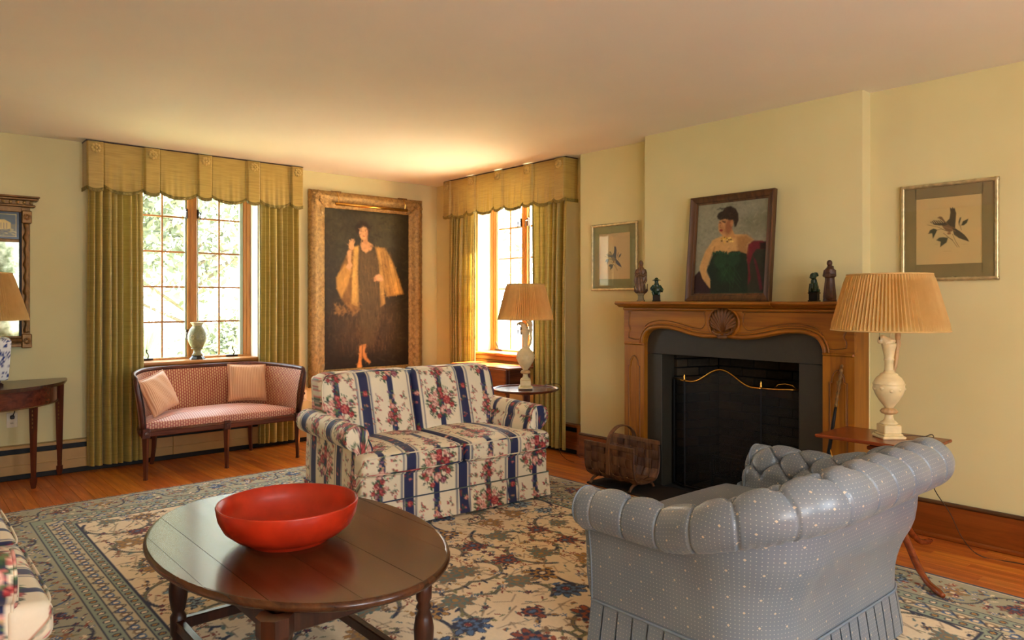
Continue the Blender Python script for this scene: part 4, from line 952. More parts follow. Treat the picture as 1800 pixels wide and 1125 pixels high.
# ================================================================== BLUE TUFTED SOFA
def blue_sofa():
    t = thing('tufted_sofa', 'silvery blue tufted sofa with rolled back and pleated skirt, seen from behind', 'sofa', (2.745, 1.60, 0.012))
    a, yb, yf, rc = 0.60, -0.39, 0.37, 0.24
    ns = 760; pts = []
    segs = [('l', (-a, yf), (-a, yb+rc)), ('c', (-a+rc, yb+rc), PI, 1.5*PI), ('l', (-a+rc, yb), (a-rc, yb)), ('c', (a-rc, yb+rc), 1.5*PI, 2*PI), ('l', (a, yb+rc), (a, yf))]
    dense = []
    for sg in segs:
        if sg[0] == 'l':
            A, B = np.array(sg[1]), np.array(sg[2]); L = np.linalg.norm(B-A); d = (B-A)/L; n = np.array([d[1], -d[0]])
            for k in range(60): dense.append((*(A+d*L*k/60), *n))
        else:
            for k in range(60):
                th = sg[2]+(sg[3]-sg[2])*k/60; dense.append((sg[1][0]+rc*math.cos(th), sg[1][1]+rc*math.sin(th), math.cos(th), math.sin(th)))
    dense.append((a, yf, 1, 0)); D = np.array(dense); S = np.r_[0, np.cumsum(np.hypot(*np.diff(D[:, :2], axis=0).T))]; Ltot = S[-1]
    def at(s): return np.array([np.interp(s, S, D[:, k]) for k in range(4)])
    sA, sB = S[60], S[120]           # first corner
    def sm(x): x = min(max(x, 0), 1); return x*x*(3-2*x)
    OD = D[:, :2]+D[:, 2:]*0.13; SO = np.r_[0, np.cumsum(np.hypot(*np.diff(OD, axis=0).T))]; LO = SO[-1]
    per = LO/round(LO/0.150); nk = int(round(LO/per))
    svals = np.linspace(0, Ltot, ns); nt = 150
    P = np.zeros((ns, nt, 3)); UV = np.zeros((ns, nt, 2)); junc = []
    for i, s in enumerate(svals):
        x, y, nx_, ny_ = at(s); nl = math.hypot(nx_, ny_); nx_, ny_ = nx_/nl, ny_/nl
        m_ = min(s, Ltot-s)
        k = sm((m_-sA*0.72)/(sB-sA*0.72))           # 0 on the arms, 1 on the back
        so = float(np.interp(s, S, SO))
        zt = 0.660+0.176*k - 0.012*sm(1-m_/0.1); R = 0.080+0.012*k; off = 0.038+0.088*k; R *= (1-0.10*sm(1-m_/0.03))
        cz = zt-R
        prof = [(0.0, 0.19), (0.0, 0.30), (0.006+0.02*k, 0.40), (0.022+0.05*k, 0.50), (off-0.012-0.02*k, cz-0.09+0.00*k), (off-0.005, cz-R*0.92)]
        prof += [(off+R*math.cos(A), cz+R*math.sin(A)) for A in np.linspace(-1.25, PI-0.35, 22)]
        prof += [(off-R-0.030, cz-0.03), (off-R-0.050-0.03*k, cz-0.12), (-0.14-0.03*k, 0.47), (-0.16-0.03*k, 0.42)]
        pp = np.array(prof); pp = np.array(smooth_curve([tuple(q) for q in pp], 3)); sg = np.r_[0, np.cumsum(np.hypot(*np.diff(pp, axis=0).T))]
        q = np.linspace(0, 1, nt); q = q*sg[-1]; pu = np.interp(q, sg, pp[:, 0]); pz = np.interp(q, sg, pp[:, 1])
        tj = sg[15]; tt = (q-tj)            # arc length past the junction under the roll
        # tufting
        tn = np.gradient(pu), np.gradient(pz); ln = np.hypot(*tn)+1e-9; nu_, nz_ = tn[1]/ln, -tn[0]/ln
        disp = np.zeros(nt)
        T1 = 0.265 + 0.03*k; T2 = T1+0.09; T3 = T2+0.085
        on = (tt > 0)
        g = (so-0.5*per)/per; f = (g-round(g))*per          # distance to the nearest groove
        bow = 0.012*np.sin(np.clip(tt/T1, 0, 1)*PI)
        slant = k*0.050*(0.75-np.clip(tt/T1, 0, 1)); d1 = np.where((tt > 0) & (tt < T1), np.abs(f-bow-slant+k*(-0.25)*0.050*-1*0), 9)
        h = (so/per); f2 = (h-round(h))*per
        u1 = np.clip((tt-T1)/(T2-T1), 0, 1); dd = np.abs(np.abs(f)-u1*per/2); d2 = np.where((tt >= T1) & (tt < T2), dd*0.85, 9)
        u2 = np.clip((tt-T2)/(T3-T2), 0, 1); dd = np.abs(np.abs(f2)-u2*per/2); d3 = np.where((tt >= T2) & (tt < T3), dd*0.85, 9)
        dmin = np.minimum(np.minimum(d1, d2), d3)
        env = np.clip(tt/0.05, 0, 1)*np.clip((T3+0.02-tt)/0.03, 0, 1)
        top_ = np.clip(tt/T1, 0, 1); disp -= (0.0075+0.009*top_**2)*np.exp(-(dmin/0.0038)**2)*np.clip((tt+0.01)/0.03, 0, 1)*np.clip((T3+0.03-tt)/0.04, 0, 1)
        disp += (0.0010+0.0085*top_**3)*(1-np.exp(-(np.minimum(dmin, 0.2)/0.034)**2))*env
        b1 = np.hypot(f+k*0.0125, tt-T1); b2 = np.hypot(f2, tt-T2); b3 = np.hypot(f, tt-T3)
        for b_ in (b1, b2, b3): disp -= 0.022*np.exp(-(b_/0.019)**2)
        # crisp fine wrinkles running out of the seam under the roll
        disp += 0.0016*np.sin(s*260+1.3*np.sin(s*37))*np.exp(-((tt-0.045)/0.035)**2)*(0.4+0.6*math.sin(s*11)**2)
        disp -= 0.006*np.exp(-(tt/0.008)**2)
        # soft pull marks and dents in the outer cover
        disp += np.where(tt < 0, 0.006*np.sin(s*4.4+0.5)*np.sin(np.clip((q/tj), 0, 1)*PI), 0)
        pu2 = pu+nu_*disp; pz2 = pz+nz_*disp
        P[i, :, 0] = x+nx_*pu2; P[i, :, 1] = y+ny_*pu2; P[i, :, 2] = pz2; UV[i, :, 0] = np.where(tt > 0, so, s+0.0005*i*0); UV[i, :, 1] = q
        junc.append(P[i, int(np.argmin(np.abs(tt)))])
    o = MB().grid(P).build('upholstered_shell', 'blue_satin', t, smooth=True, recalc=False); set_uv(o, UV.reshape(-1, 2))
    # scrolled front panels of the arms
    for e in (0, -1):
        ring = P[e]; rings = 10; c0 = ring.mean(0); Q = np.zeros((rings, nt, 3))
        for k in range(rings):
            f = k/(rings-1); Q[k] = ring*(1-f)+c0*f; Q[k, :, 1] += 0.030*math.sin(min(1, f*2.2)*PI/2)
        p = MB().grid(Q, cv=True).build('arm_front', 'blue_satin', t, smooth=True); set_uv(p, np.stack([Q[..., 0], Q[..., 2]], -1).reshape(-1, 2))
        w_ = MB(); w_.tube([tuple(q) for q in ring[::3]], 0.004, 6); w_.build('welt', 'blue_welt', t, smooth=True)
    # deck and cushion
    b = rbox(0.98, 0.70, 0.13, 0.045, 0.012, puff=0.028); b.v[0][:, 1] += 0.115; b.v[0][:, 2] += 0.405; co = b.build('seat_cushion', 'blue_satin', t, smooth=True, weld=True)
    cc = np.array([v.co for v in co.data.vertices]); set_uv(co, np.stack([cc[:, 0], cc[:, 1]+cc[:, 2]], -1))
    b = MB(); b.bbox(-a+0.02, a-0.02, yb+0.30, yf-0.01, 0.19, 0.34, 0.01); fo = b.build('front_rail', 'blue_satin', t); cc = np.array([v.co for v in fo.data.vertices]); set_uv(fo, np.stack([cc[:, 0], cc[:, 2]], -1))
    # welt and box-pleated skirt
    loop = [(*at(s)[:2],) for s in np.linspace(0, Ltot, 140)]
    wl = MB(); wl.tube([(x+at(s)[2]*0.004, y+at(s)[3]*0.004, 0.198) for s, (x, y) in zip(np.linspace(0, Ltot, 140), loop)], 0.0055, 6); wl.build('welt', 'blue_welt', t, smooth=True)
    ps = []; s = 0; 
    while s < Ltot:
        # box pleat: flat face, then a narrow fold that tucks in
        for (ds, d) in ((0.0, 0.004), (0.060, 0.004), (0.0625, 0.006), (0.056, -0.024), (0.078, -0.024), (0.0705, 0.006)):
            ps.append((s+ds, d))
        s += 0.0725
    ps = [p for p in ps if p[0] <= Ltot]
    Q = np.zeros((len(ps), 14, 3)); U2 = np.zeros((len(ps), 14, 2)); acc = 0; last = None
    for i, (s, d) in enumerate(ps):
        x, y, nx_, ny_ = at(s); nl = math.hypot(nx_, ny_); nx_, ny_ = nx_/nl, ny_/nl
        for j in range(14):
            w_ = j/13; o_ = (d*(0.15+0.85*w_)+0.022*w_+0.004)+0.003*math.sin(s*23)*w_; Q[i, j] = (x+nx_*o_, y+ny_*o_, 0.196-0.168*w_)
        if last is not None: acc += float(np.linalg.norm(Q[i, 7]-last))
        last = Q[i, 7].copy(); U2[i, :, 0] = acc; U2[i, :, 1] = Q[i, :, 2]
    sk = MB().grid(Q).build('pleated_skirt', 'blue_satin', t, recalc=False); set_uv(sk, U2.reshape(-1, 2))
    for x, y in ((-0.45, -0.25), (0.50, -0.27), (-0.53, 0.30), (0.53, 0.30)):
        if True: MB().lathe([(0.016, 0.0), (0.024, 0.012), (0.026, 0.03), (0.016, 0.05), (0.028, 0.075), (0.03, 0.19)], 12, x, y).build('leg', 'walnut', t, smooth=True)
blue_sofa()

# ================================================================== ROUND GATELEG COFFEE TABLE AND BOWL
RZ = 0.012
def coffee_table():
    t = thing('coffee_table', 'dark brown oval gateleg coffee table with turned legs in the foreground', 'table', (1.235, 2.73, RZ))
    RX, RY, Z = 0.500, 0.765, 0.468
    cuts = [-RX, -0.45, -0.335, -0.11, 0.11, 0.335, 0.45, RX]
    def seg(a, b):
        a, b = a+0.0008, b-0.0008; P = []
        for x in np.linspace(a, b, 14): P.append((x, RY*math.sqrt(max(0, 1-(x/RX)**2))))
        return P+[(x, -y) for x, y in P[::-1]]
    for nm, i0, i1 in (('drop_leaf', 0, 2), ('center_board', 2, 5), ('drop_leaf', 5, 7)):
        m_ = MB()
        for k in range(i0, i1): m_.prism([p for p in seg(cuts[k], cuts[k+1])], 2, Z-0.028, Z-0.0004*(k % 2))
        m_.build(nm, 'walnut_top', t)
    E_ = [(RX*math.cos(a), RY*math.sin(a)) for a in np.linspace(0, 2*PI, 97)[:-1]]
    m_ = MB(); prof = [(-0.004, 0.0), (0.004, -0.0012), (0.011, -0.008), (0.013, -0.016), (0.009, -0.024), (0.002, -0.030), (-0.004, -0.030)]
    P = np.zeros((96, len(prof), 3))
    for i, (x, y) in enumerate(E_):
        n = np.array([x/RX**2, y/RY**2]); n /= np.linalg.norm(n)
        for j, (o_, dz) in enumerate(prof): P[i, j] = (x+n[0]*o_, y+n[1]*o_, Z+dz)
    m_.grid(P, cu=True).build('edge_molding', 'walnut_top', t, smooth=True)
    x0, x1, y0, y1 = -0.335, 0.205, -0.61, 0.33
    m_ = MB(); m_.bbox(x0, x1, y0-0.01, y0+0.012, 0.37, 0.44); m_.bbox(x0, x1, y1-0.012, y1+0.01, 0.37, 0.44); m_.bbox(x0-0.01, x0+0.012, y0, y1, 0.37, 0.44); m_.bbox(x1-0.012, x1+0.01, y0, y1, 0.37, 0.44); m_.build('apron', 'walnut', t)
    tl = [(0.020, 0.0), (0.026, 0.02), (0.022, 0.045), (0.030, 0.06), (0.031, 0.13), (0.022, 0.145), (0.028, 0.16), (0.034, 0.20), (0.036, 0.24), (0.030, 0.28), (0.020, 0.305), (0.028, 0.315), (0.020, 0.33), (0.028, 0.345), (0.030, 0.43)]
    for (x, y) in ((x0, y1), (x1, y0), (x1, y1)): MB().lathe(tl, 16, x, y).build('leg', 'walnut', t, smooth=True)
    MB().lathe([(0.022, 0.0), (0.030, 0.05), (0.028, 0.12), (0.036, 0.20), (0.044, 0.30), (0.052, 0.37), (0.056, 0.385), (0.056, 0.44)], 8, x0, y0, ph=PI/8).build('leg', 'walnut', t)
    for (a, b, c, d) in ((x0, x1, y1-0.016, y1+0.016), (x0, x1, y0-0.016, y0+0.016)): MB().bbox(a, b, c, d, 0.075, 0.118).build('stretcher', 'walnut', t)
    for x in (x0, x1): MB().bbox(x-0.016, x+0.016, y0, y1, 0.075, 0.118).build('stretcher', 'walnut', t)
coffee_table()
bo = thing('wooden_bowl', 'large red lacquered shallow bowl on the oval coffee table', 'bowl', (1.19, 2.675, RZ+0.468))
MB().lathe([(0.02, 0.0), (0.150, 0.0), (0.152, 0.010), (0.160, 0.014), (0.200, 0.030), (0.236, 0.060), (0.256, 0.100), (0.264, 0.145), (0.262, 0.151), (0.256, 0.149), (0.247, 0.105), (0.228, 0.070), (0.196, 0.045), (0.15, 0.032), (0.02, 0.028)], 96).build('bowl_body', 'red_lacquer', bo, smooth=True)

# ================================================================== SETTEE
def settee():
    t = thing('settee', 'low tub-shaped settee in rose dashed fabric under the left window', 'settee', (2.19, 6.42, 0))
    # plan path of the back (local): left front, curving round the back to the right front
    path = smooth_curve([(-0.645, -0.26), (-0.625, -0.12), (-0.575, 0.06), (-0.50, 0.20), (-0.40, 0.275), (-0.25, 0.30), (0, 0.305), (0.25, 0.30), (0.40, 0.275), (0.50, 0.20), (0.575, 0.06), (0.625, -0.12), (0.645, -0.26)], 8)
    pa = np.array(path); S = np.r_[0, np.cumsum(np.hypot(*np.diff(pa, axis=0).T))]; L = S[-1]; n = 150; s = np.linspace(0, L, n)
    px, py = np.interp(s, S, pa[:, 0]), np.interp(s, S, pa[:, 1]); tx, ty = np.gradient(px), np.gradient(py); l_ = np.hypot(tx, ty); nx_, ny_ = -ty/l_, tx/l_   # outward
    def top(k): m_ = min(s[k], L-s[k]); return 0.790+0.022*min(1, m_/0.6)
    def lean(z): return 0.055*max(0, (z-0.36)/0.46)**1.2
    for side, nm, mt_ in ((1, 'outer_back', 'settee_fabric'), (-1, 'inner_back', 'settee_fabric')):
        nz = 26; P = np.zeros((n, nz, 3)); UV = np.zeros((n, nz, 2))
        for i in range(n):
            zt = top(i)-0.012
            for j in range(nz):
                w_ = j/(nz-1); z = 0.345+(zt-0.345)*w_; o_ = lean(z)+(0.004 if side > 0 else -0.022-0.016*math.sin(PI*w_))
                P[i, j] = (px[i]+nx_[i]*o_, py[i]+ny_[i]*o_, z); UV[i, j] = (s[i], z)
        o = MB().grid(P).build(nm, mt_, t, smooth=True); set_uv(o, UV.reshape(-1, 2))
    fr = MB(); rr = []
    pts = []
    for i in range(n):
        z = top(i); o_ = lean(z)-0.006; pts.append((px[i]+nx_[i]*o_, py[i]+ny_[i]*o_, z))
    # scroll ends run down into the front posts
    for e in (0, -1):
        i = e; sx = -1 if e == 0 else 1
    down = lambda i, sx: [(px[i]+sx*(0.055*q**1.2)-0.0*sx, py[i]-0.012*math.sin(q*PI)*1.6-0.012, 0.40+(top(i)-0.40)*q) for q in (0.0, 0.12, 0.28, 0.45, 0.62, 0.78, 0.90)]
    rail = down(0, -1)+pts+down(n-1, 1)[::-1]
    MB().tube(rail, 0.020, 8, flat=0.8).build('top_rail', 'mahogany', t, smooth=True)
    inn = [(p[0], p[1], p[2]+0.014) for p in pts]; MB().tube(inn, 0.007, 6).build('rail_bead', 'mahogany', t, smooth=True)
    q = MB(); q.bbox(-0.63, 0.63, -0.295, -0.262, 0.335, 0.392, 0.006); q.bbox(-0.63, 0.63, -0.300, -0.262, 0.372, 0.380, 0.003)
    q.build('front_rail', 'mahogany_x', t)
    q = MB(); q.tube([(px[i], py[i], 0.365) for i in range(0, n, 4)], 0.026, 8, flat=1.1); q.build('side_rail', 'mahogany', t, smooth=True)
    # legs
    for x in (-0.625, 0.0, 0.625):
        l = MB(); l.bbox(x-0.028, x+0.028, -0.305, -0.255, 0.325, 0.400, 0.004); l.tube([(x, -0.280, 0.33), (x, -0.280, 0.02), (x, -0.280, 0.0)], [0.027, 0.016, 0.019], 4); lg = l.build('leg', 'mahogany', t)
        MB().lathe([(0.017, 0), (0.015, 0.006), (0.005, 0.008)], 12).xf(Matrix.Translation((x, -0.305, 0.362)) @ Matrix.Rotation(PI/2, 4, 'X')).build('rosette', 'mahogany', lg)
    for x, y in ((-0.41, 0.262), (0.41, 0.262)): MB().tube([(x, y, 0.36), (x*1.02, y+0.02, 0.12), (x*1.05, y+0.035, 0.0)], [0.024, 0.018, 0.016], 4).build('leg', 'mahogany', t)
    # seat
    m_ = MB(); R_ = 34; P = np.zeros((R_, n, 3)); UV = np.zeros((R_, n, 2)); c = np.array([0, -0.02])
    seat = np.stack([px-nx_*0.035, py-ny_*0.035], -1)
    # close the outline across the front
    front = np.array([(x, -0.262-0.018*(1-(x/0.62)**4)) for x in np.linspace(0.61, -0.61, 60)]); out = np.concatenate([seat, front]); K = len(out)
    P = np.zeros((R_, K, 3)); UV = np.zeros((R_, K, 2))
    for k in range(R_):
        f = k/(R_-1)
        if f < 0.25: g = 1.0+0.0; z = 0.385+0.055*(f/0.25); bul = 0.010*math.sin(f/0.25*PI)
        else: g = 1-(f-0.25)/0.75; z = 0.440+0.052*(1-g**2.6); bul = 0
        if f >= 0.25 and g > 0.9: z -= 0.0
        xy = c+(out-c)*(g+bul); P[k, :, :2] = xy; P[k, :, 2] = z; UV[k, :, 0] = xy[:, 0]; UV[k, :, 1] = xy[:, 1]+(z)
    o = MB().grid(P, cv=True).build('seat', 'settee_seat_fabric', t, smooth=True); set_uv(o, UV.reshape(-1, 2))
settee()
def pillow(label, loc, rot, sz):
    t = thing('throw_pillow', label, 'cushion', loc, 0, 'striped peach pillows on the settee'); t.rotation_euler = rot
    n = 36; a = sz/2
    for sd_ in (1, -1):
        pass
    P = np.zeros((n, n, 3)); mb = MB(); UVs = []
    for sd_ in (1, -1):
        P = np.zeros((n, n, 3))
        for i in range(n):
            for j in range(n):
                u, w_ = i/(n-1)*2-1, j/(n-1)*2-1; k = max(0, (1-u**4)*(1-w_**4))**0.5
                pin = 1-0.045*(1-abs(u*w_))*(abs(u)**8+abs(w_)**8)*0.6
                P[i, j] = (a*u*(1-0.05*(1-w_*w_)*abs(u)**3), sd_*(0.055*k+0.003*math.sin(9*u+4*w_)*k), a+a*w_*(1-0.05*(1-u*u)*abs(w_)**3))
        mb.grid(P); UVs.append(P[..., [0, 2]].reshape(-1, 2))
    o = mb.build('cover', 'pillow_fabric', t, smooth=True); set_uv(o, np.concatenate(UVs))
    pts = [tuple(P[i, 0]) for i in range(n)]+[tuple(P[-1, j]) for j in range(1, n)]+[tuple(P[i, -1]) for i in range(n-2, -1, -1)]+[tuple(P[0, j]) for j in range(n-2, 0, -1)]
    MB().tube(pts, 0.0075, 6, closed=True).build('piping', 'pillow_fabric', t, smooth=True)
pillow('peach striped pillow tilted against the left arm of the settee', (1.80, 6.42, 0.492), (rad(-20), rad(-13), rad(38)), 0.315)
pillow('peach striped pillow standing upright at the right end of the settee back', (2.525, 6.55, 0.492), (rad(-16), rad(3), rad(-5)), 0.335)

# ================================================================== LAMPS
def shade(parent, z0, z1, r0, r1, n=84, x=0, y=0):
    m_ = MB(); seg = n*4; A = np.arange(seg)*2*PI/seg; rows = 9; P = np.zeros((rows, seg, 3)); jit = np.random.default_rng(n).random(n)*0.5+0.75
    for i in range(rows):
        f = i/(rows-1); r = r0+(r1-r0)*f; amp = 0.0075*(0.9 if 0 < i < rows-1 else 0.35); ph = A*n; wv = np.abs(((ph/(2*PI)) % 1)-0.5)*4-1
        rr = r+amp*wv*jit[(np.arange(seg)//4) % n]; P[i, :, 0] = x+rr*np.cos(A); P[i, :, 1] = y+rr*np.sin(A); P[i, :, 2] = z0+(z1-z0)*f
    s_ = m_.grid(P, cv=True).build('lamp_shade', 'shade_silk', parent)
    for r, z in ((r0, z0), (r1, z1)): MB().tube([(x+(r+0.002)*math.cos(a), y+(r+0.002)*math.sin(a), z) for a in np.linspace(0, 2*PI, 61)[:-1]], 0.0045, 6, closed=True).build('shade_band', 'shade_trim', s_, smooth=True)
    q = MB()
    for a in (0, 2.1, 4.2): q.tube([(x, y, z1-0.01), (x+r1*math.cos(a), y+r1*math.sin(a), z1-0.004)], 0.0016, 5)
    q.build('shade_ring', 'brass', s_)
def ewer_lamp(name, label, loc, rz, sh, sp, cord):
    t = thing(name, label, 'lamp', loc, rz)
    b = MB(); b.bbox(-0.062, 0.062, -0.062, 0.062, 0.0, 0.016, 0.005); b.bbox(-0.052, 0.052, -0.052, 0.052, 0.016, 0.026, 0.006); b.bbox(-0.045, 0.045, -0.045, 0.045, 0.026, 0.072, 0.004); b.build('plinth', 'alabaster', t)
    MB().lathe([(0.042, 0.072), (0.044, 0.080), (0.036, 0.088), (0.026, 0.094), (0.020, 0.112), (0.021, 0.128)], 28).build('foot', 'alabaster', t, smooth=True)
    MB().lathe([(0.018, 0.124), (0.036, 0.130), (0.043, 0.140), (0.034, 0.154), (0.018, 0.160)], 40, mod=lambda a, i: 1+0.05*np.cos(a*12)).build('leaf_collar', 'alabaster_brown', t, smooth=True)
    bd = MB().lathe([(0.018, 0.156), (0.024, 0.166), (0.046, 0.195), (0.066, 0.228), (0.074, 0.250), (0.0765, 0.262), (0.0765, 0.280), (0.073, 0.300), (0.060, 0.322), (0.044, 0.334), (0.044, 0.340), (0.036, 0.344), (0.026, 0.350), (0.024, 0.36)], 36).build('urn_body', 'alabaster', t, smooth=True)
    q = MB()
    for k in range(10):
        a = k*2*PI/10; q.ellip((0.066*math.cos(a), 0.066*math.sin(a), 0.262+0.005*math.sin(k*2.4)), (0.015, 0.015, 0.014), 10, 6)
    q.tube([(0.0775*math.cos(a), 0.0775*math.sin(a), 0.286) for a in np.linspace(0, 2*PI, 41)[:-1]], 0.0028, 6, closed=True); q.build('relief_band', 'alabaster', bd, smooth=True)
    MB().lathe([(0.023, 0.345), (0.0215, 0.36), (0.022, 0.41), (0.027, 0.415), (0.024, 0.42), (0.023, 0.43), (0.030, 0.465), (0.036, 0.49), (0.036, 0.502), (0.024, 0.505)], 28).build('neck', 'alabaster', t, smooth=True)
    # pouring lip and handle with a small carved figure
    if sp:
        q = MB(); q.tube([(0, 0, 0.45), (-0.004, 0, 0.50), (-0.020, 0, 0.545), (-0.045, 0, 0.56), (-0.066, 0, 0.555), (-0.072, 0, 0.535)], [0.027, 0.026, 0.022, 0.017, 0.010, 0.006], 10)
    else:
        q = MB(); q.tube([(0, 0, 0.47), (-0.014, 0, 0.512), (-0.040, 0, 0.532), (-0.052, 0, 0.525)], [0.030, 0.030, 0.018, 0.010], 10); q.ellip((-0.048, 0, 0.515), (0.014, 0.016, 0.016), 10, 6); q.ellip((0.012, 0.014, 0.515), (0.018, 0.014, 0.014), 8, 6); q.ellip((0.012, -0.014, 0.515), (0.018, 0.014, 0.014), 8, 6)
    remesh(q.build('spout', 'alabaster', t), 0.0035)
    q = MB(); q.tube([(0.020, 0, 0.345), (0.042, 0, 0.38), (0.050, 0, 0.43), (0.046, 0, 0.48), (0.040, 0, 0.53), (0.030, 0, 0.56), (0.012, 0, 0.57)] if sp else [(0.020, 0, 0.345), (0.034, 0, 0.38), (0.042, 0, 0.44), (0.045, 0, 0.50), (0.042, 0, 0.56), (0.028, 0, 0.60)], 0.010, 8)
    q.ellip((0.048, 0, 0.545), (0.016, 0.015, 0.030), 10, 8); q.ellip((0.044, 0, 0.585), (0.013, 0.013, 0.014), 10, 8); q.tube([(0.046, 0, 0.54), (0.058, 0, 0.50), (0.048, 0, 0.46)], [0.008, 0.007, 0.004], 8); q.tube([(0.044, 0, 0.57), (0.02, 0, 0.575)], 0.0045, 6)
    remesh(q.build('figure_handle', 'alabaster_brown' if not sp else 'alabaster', t), 0.003)
    z0, z1, r0, r1 = sh; rod = MB(); rod.tube([(0.004, 0, 0.50), (0.010, 0, 0.56), (0.0, 0, z0+0.05), (0, 0, z1-0.01)], 0.005, 8); rod.ellip((0, 0, z0+0.07), (0.018, 0.018, 0.03), 10, 6); rod.build('stem', 'alabaster' if not sp else 'brass', t, smooth=True)
    shade(t, z0, z1, r0, r1, 92 if r0 > 0.25 else 80)
    for sx in ((-0.06, 0.06) if r0 > 0.25 else (-0.05,)):
        c = MB(); c.tube([(sx, 0.02*sx/abs(sx), z0+0.06), (sx, 0.02*sx/abs(sx), z0-0.035)], 0.0012, 5); c.ellip((sx, 0.02*sx/abs(sx), z0-0.042), (0.004, 0.004, 0.010), 8, 6); c.build('pull_chain', 'bronze', t)
    t_c = MB().tube(smooth_curve3(cord, 6), 0.0026, 6).build('cord', 'cord_brown', t, smooth=True)
    return t
def smooth_curve3(pts, n=6):
    P = [np.array(p, float) for p in pts]; out = []
    for i in range(len(P)-1):
        a = P[max(i-1, 0)]; b = P[i]; c = P[i+1]; d = P[min(i+2, len(P)-1)]
        for k in range(n): t = k/n; out.append(tuple(0.5*((2*b)+(-a+c)*t+(2*a-5*b+4*c-d)*t*t+(-a+3*b-3*c+d)*t**3)))
    return out+[tuple(P[-1])]
def w2l(loc, rz, pts):
    c, s = math.cos(-rz), math.sin(-rz); return [((x-loc[0])*c-(y-loc[1])*s, (x-loc[0])*s+(y-loc[1])*c, z-loc[2]) for x, y, z in pts]
LA = rad(-41)
TZ1 = 0.650; TZ2 = 0.672
ewer_lamp('table_lamp', 'alabaster ewer lamp with pleated cream shade on the small round table by the right window', (4.17, 4.60, TZ1), LA, (0.592, 0.892, 0.236, 0.158), True,
          w2l((4.17, 4.60, TZ1), LA, [(4.20, 4.57, TZ1+0.01), (4.27, 4.53, TZ1+0.012), (4.36, 4.50, TZ1+0.03), (4.47, 4.475, TZ1+0.01), (4.49, 4.49, 0.5), (4.53, 4.55, 0.25), (4.60, 4.62, 0.06), (4.56, 4.50, 0.006), (4.52, 4.36, 0.006)]))
ewer_lamp('table_lamp', 'large alabaster ewer lamp with wide pleated shade on the reddish table by the fireplace', (4.05, 1.585, TZ2), LA, (0.572, 0.868, 0.283, 0.203), False,
          w2l((4.05, 1.585, TZ2), LA, [(4.10, 1.55, TZ2+0.006), (4.14, 1.50, TZ2+0.012), (4.19, 1.46, TZ2+0.006), (4.26, 1.44, TZ2+0.004), (4.288, 1.445, 0.56), (4.30, 1.455, 0.40), (4.38, 1.40, 0.25), (4.45, 1.356, 0.10), (4.53, 1.29, 0.006), (4.56, 1.1, 0.006), (4.50, 0.8, 0.006)]))
# blue and white jar lamp on the half-round table
jl = thing('jar_lamp', 'blue and white square jar lamp with pleated shade, at the left edge of the picture', 'lamp', (0.612, 6.50, 0.7785))
MB().lathe([(0.085, 0.0), (0.088, 0.010), (0.070, 0.020), (0.066, 0.036)], 4, ph=PI/4).xf(Matrix.Scale(1.15, 4)).build('base', 'walnut', jl)
prof = [(0.098, 0.042), (0.112, 0.06), (0.122, 0.18), (0.130, 0.30), (0.128, 0.335), (0.10, 0.352), (0.055, 0.36), (0.05, 0.385), (0.055, 0.392), (0.0, 0.393)]
a_ = np.linspace(0, 2*PI, 121)[:-1]; rows = []
for (r, z) in smooth_curve(prof, 8): rows.append([(r*0.92/max(abs(math.cos(q)), abs(math.sin(q)))**0.82*math.cos(q), r*0.92/max(abs(math.cos(q)), abs(math.sin(q)))**0.82*math.sin(q), z) for q in a_])
jo = MB().grid(np.array(rows), cv=True).build('jar', 'glaze_paint', jl, smooth=True)
jc = Cv(0.8, 0.4, 0.003, (226, 228, 226)); rj = random.Random(9)
for _ in range(520):
    x, y = rj.random()*0.8, rj.uniform(0.04, 0.37); jc.ell(x, y, rj.uniform(.004, .013), rj.uniform(.003, .006), (36, 56, 122), rj.random()*3, 0.2)
for _ in range(60): x, y = rj.random()*0.8, rj.uniform(0.05, 0.35); jc.flower(x, y, 0.017, [(30, 48, 116), (222, 226, 228), (40, 62, 130)], 6, rj.random()*6, 0.2, 3)
paint(jo, lambda c: jc.sample(((np.arctan2(c[:, 1], c[:, 0])/(2*PI)) % 1)*0.8, c[:, 2]))
MB().tube([(0, 0, 0.38), (0, 0, 0.80)], 0.006, 8).build('stem', 'brass', jl)
shade(jl, 0.482, 0.826, 0.236, 0.130, 80)

# ================================================================== SMALL TABLES
def cabriole(mb, ang, r0, z0, r1, w=0.018):
    c, s = math.cos(ang), math.sin(ang); pr_ = [(r0, z0), (r0+(r1-r0)*0.20, z0+0.012), (r0+(r1-r0)*0.42, z0*0.70), (r0+(r1-r0)*0.58, z0*0.36), (r0+(r1-r0)*0.74, z0*0.14), (r1-0.06, 0.020), (r1, 0.012)]
    mb.tube([(x*c, x*s, z) for x, z in smooth_curve(pr_, 4)], [w*1.1]*6+[w]*8+[w*0.85]*6+[w*0.9]*3+[w*0.65]*2, 8)
def pedestal_table(name, label, loc, H, angs, foot, topf, mat, reach):
    t = thing(name, label, 'table', loc); topf(t)
    MB().lathe([(0.034, 0.17), (0.040, 0.19), (0.030, 0.215), (0.024, 0.23), (0.040, 0.27), (0.044, 0.31), (0.030, 0.36), (0.020, 0.40), (0.022, 0.42), (0.030, 0.43), (0.020, 0.445), (0.018, 0.50), (0.026, H-0.07), (0.034, H-0.045)], 20).build('pedestal', mat, t, smooth=True)
    for a in angs: m_ = MB(); cabriole(m_, a, 0.02, 0.24, reach, 0.018); m_.build('leg', mat, t, smooth=True)
    return t
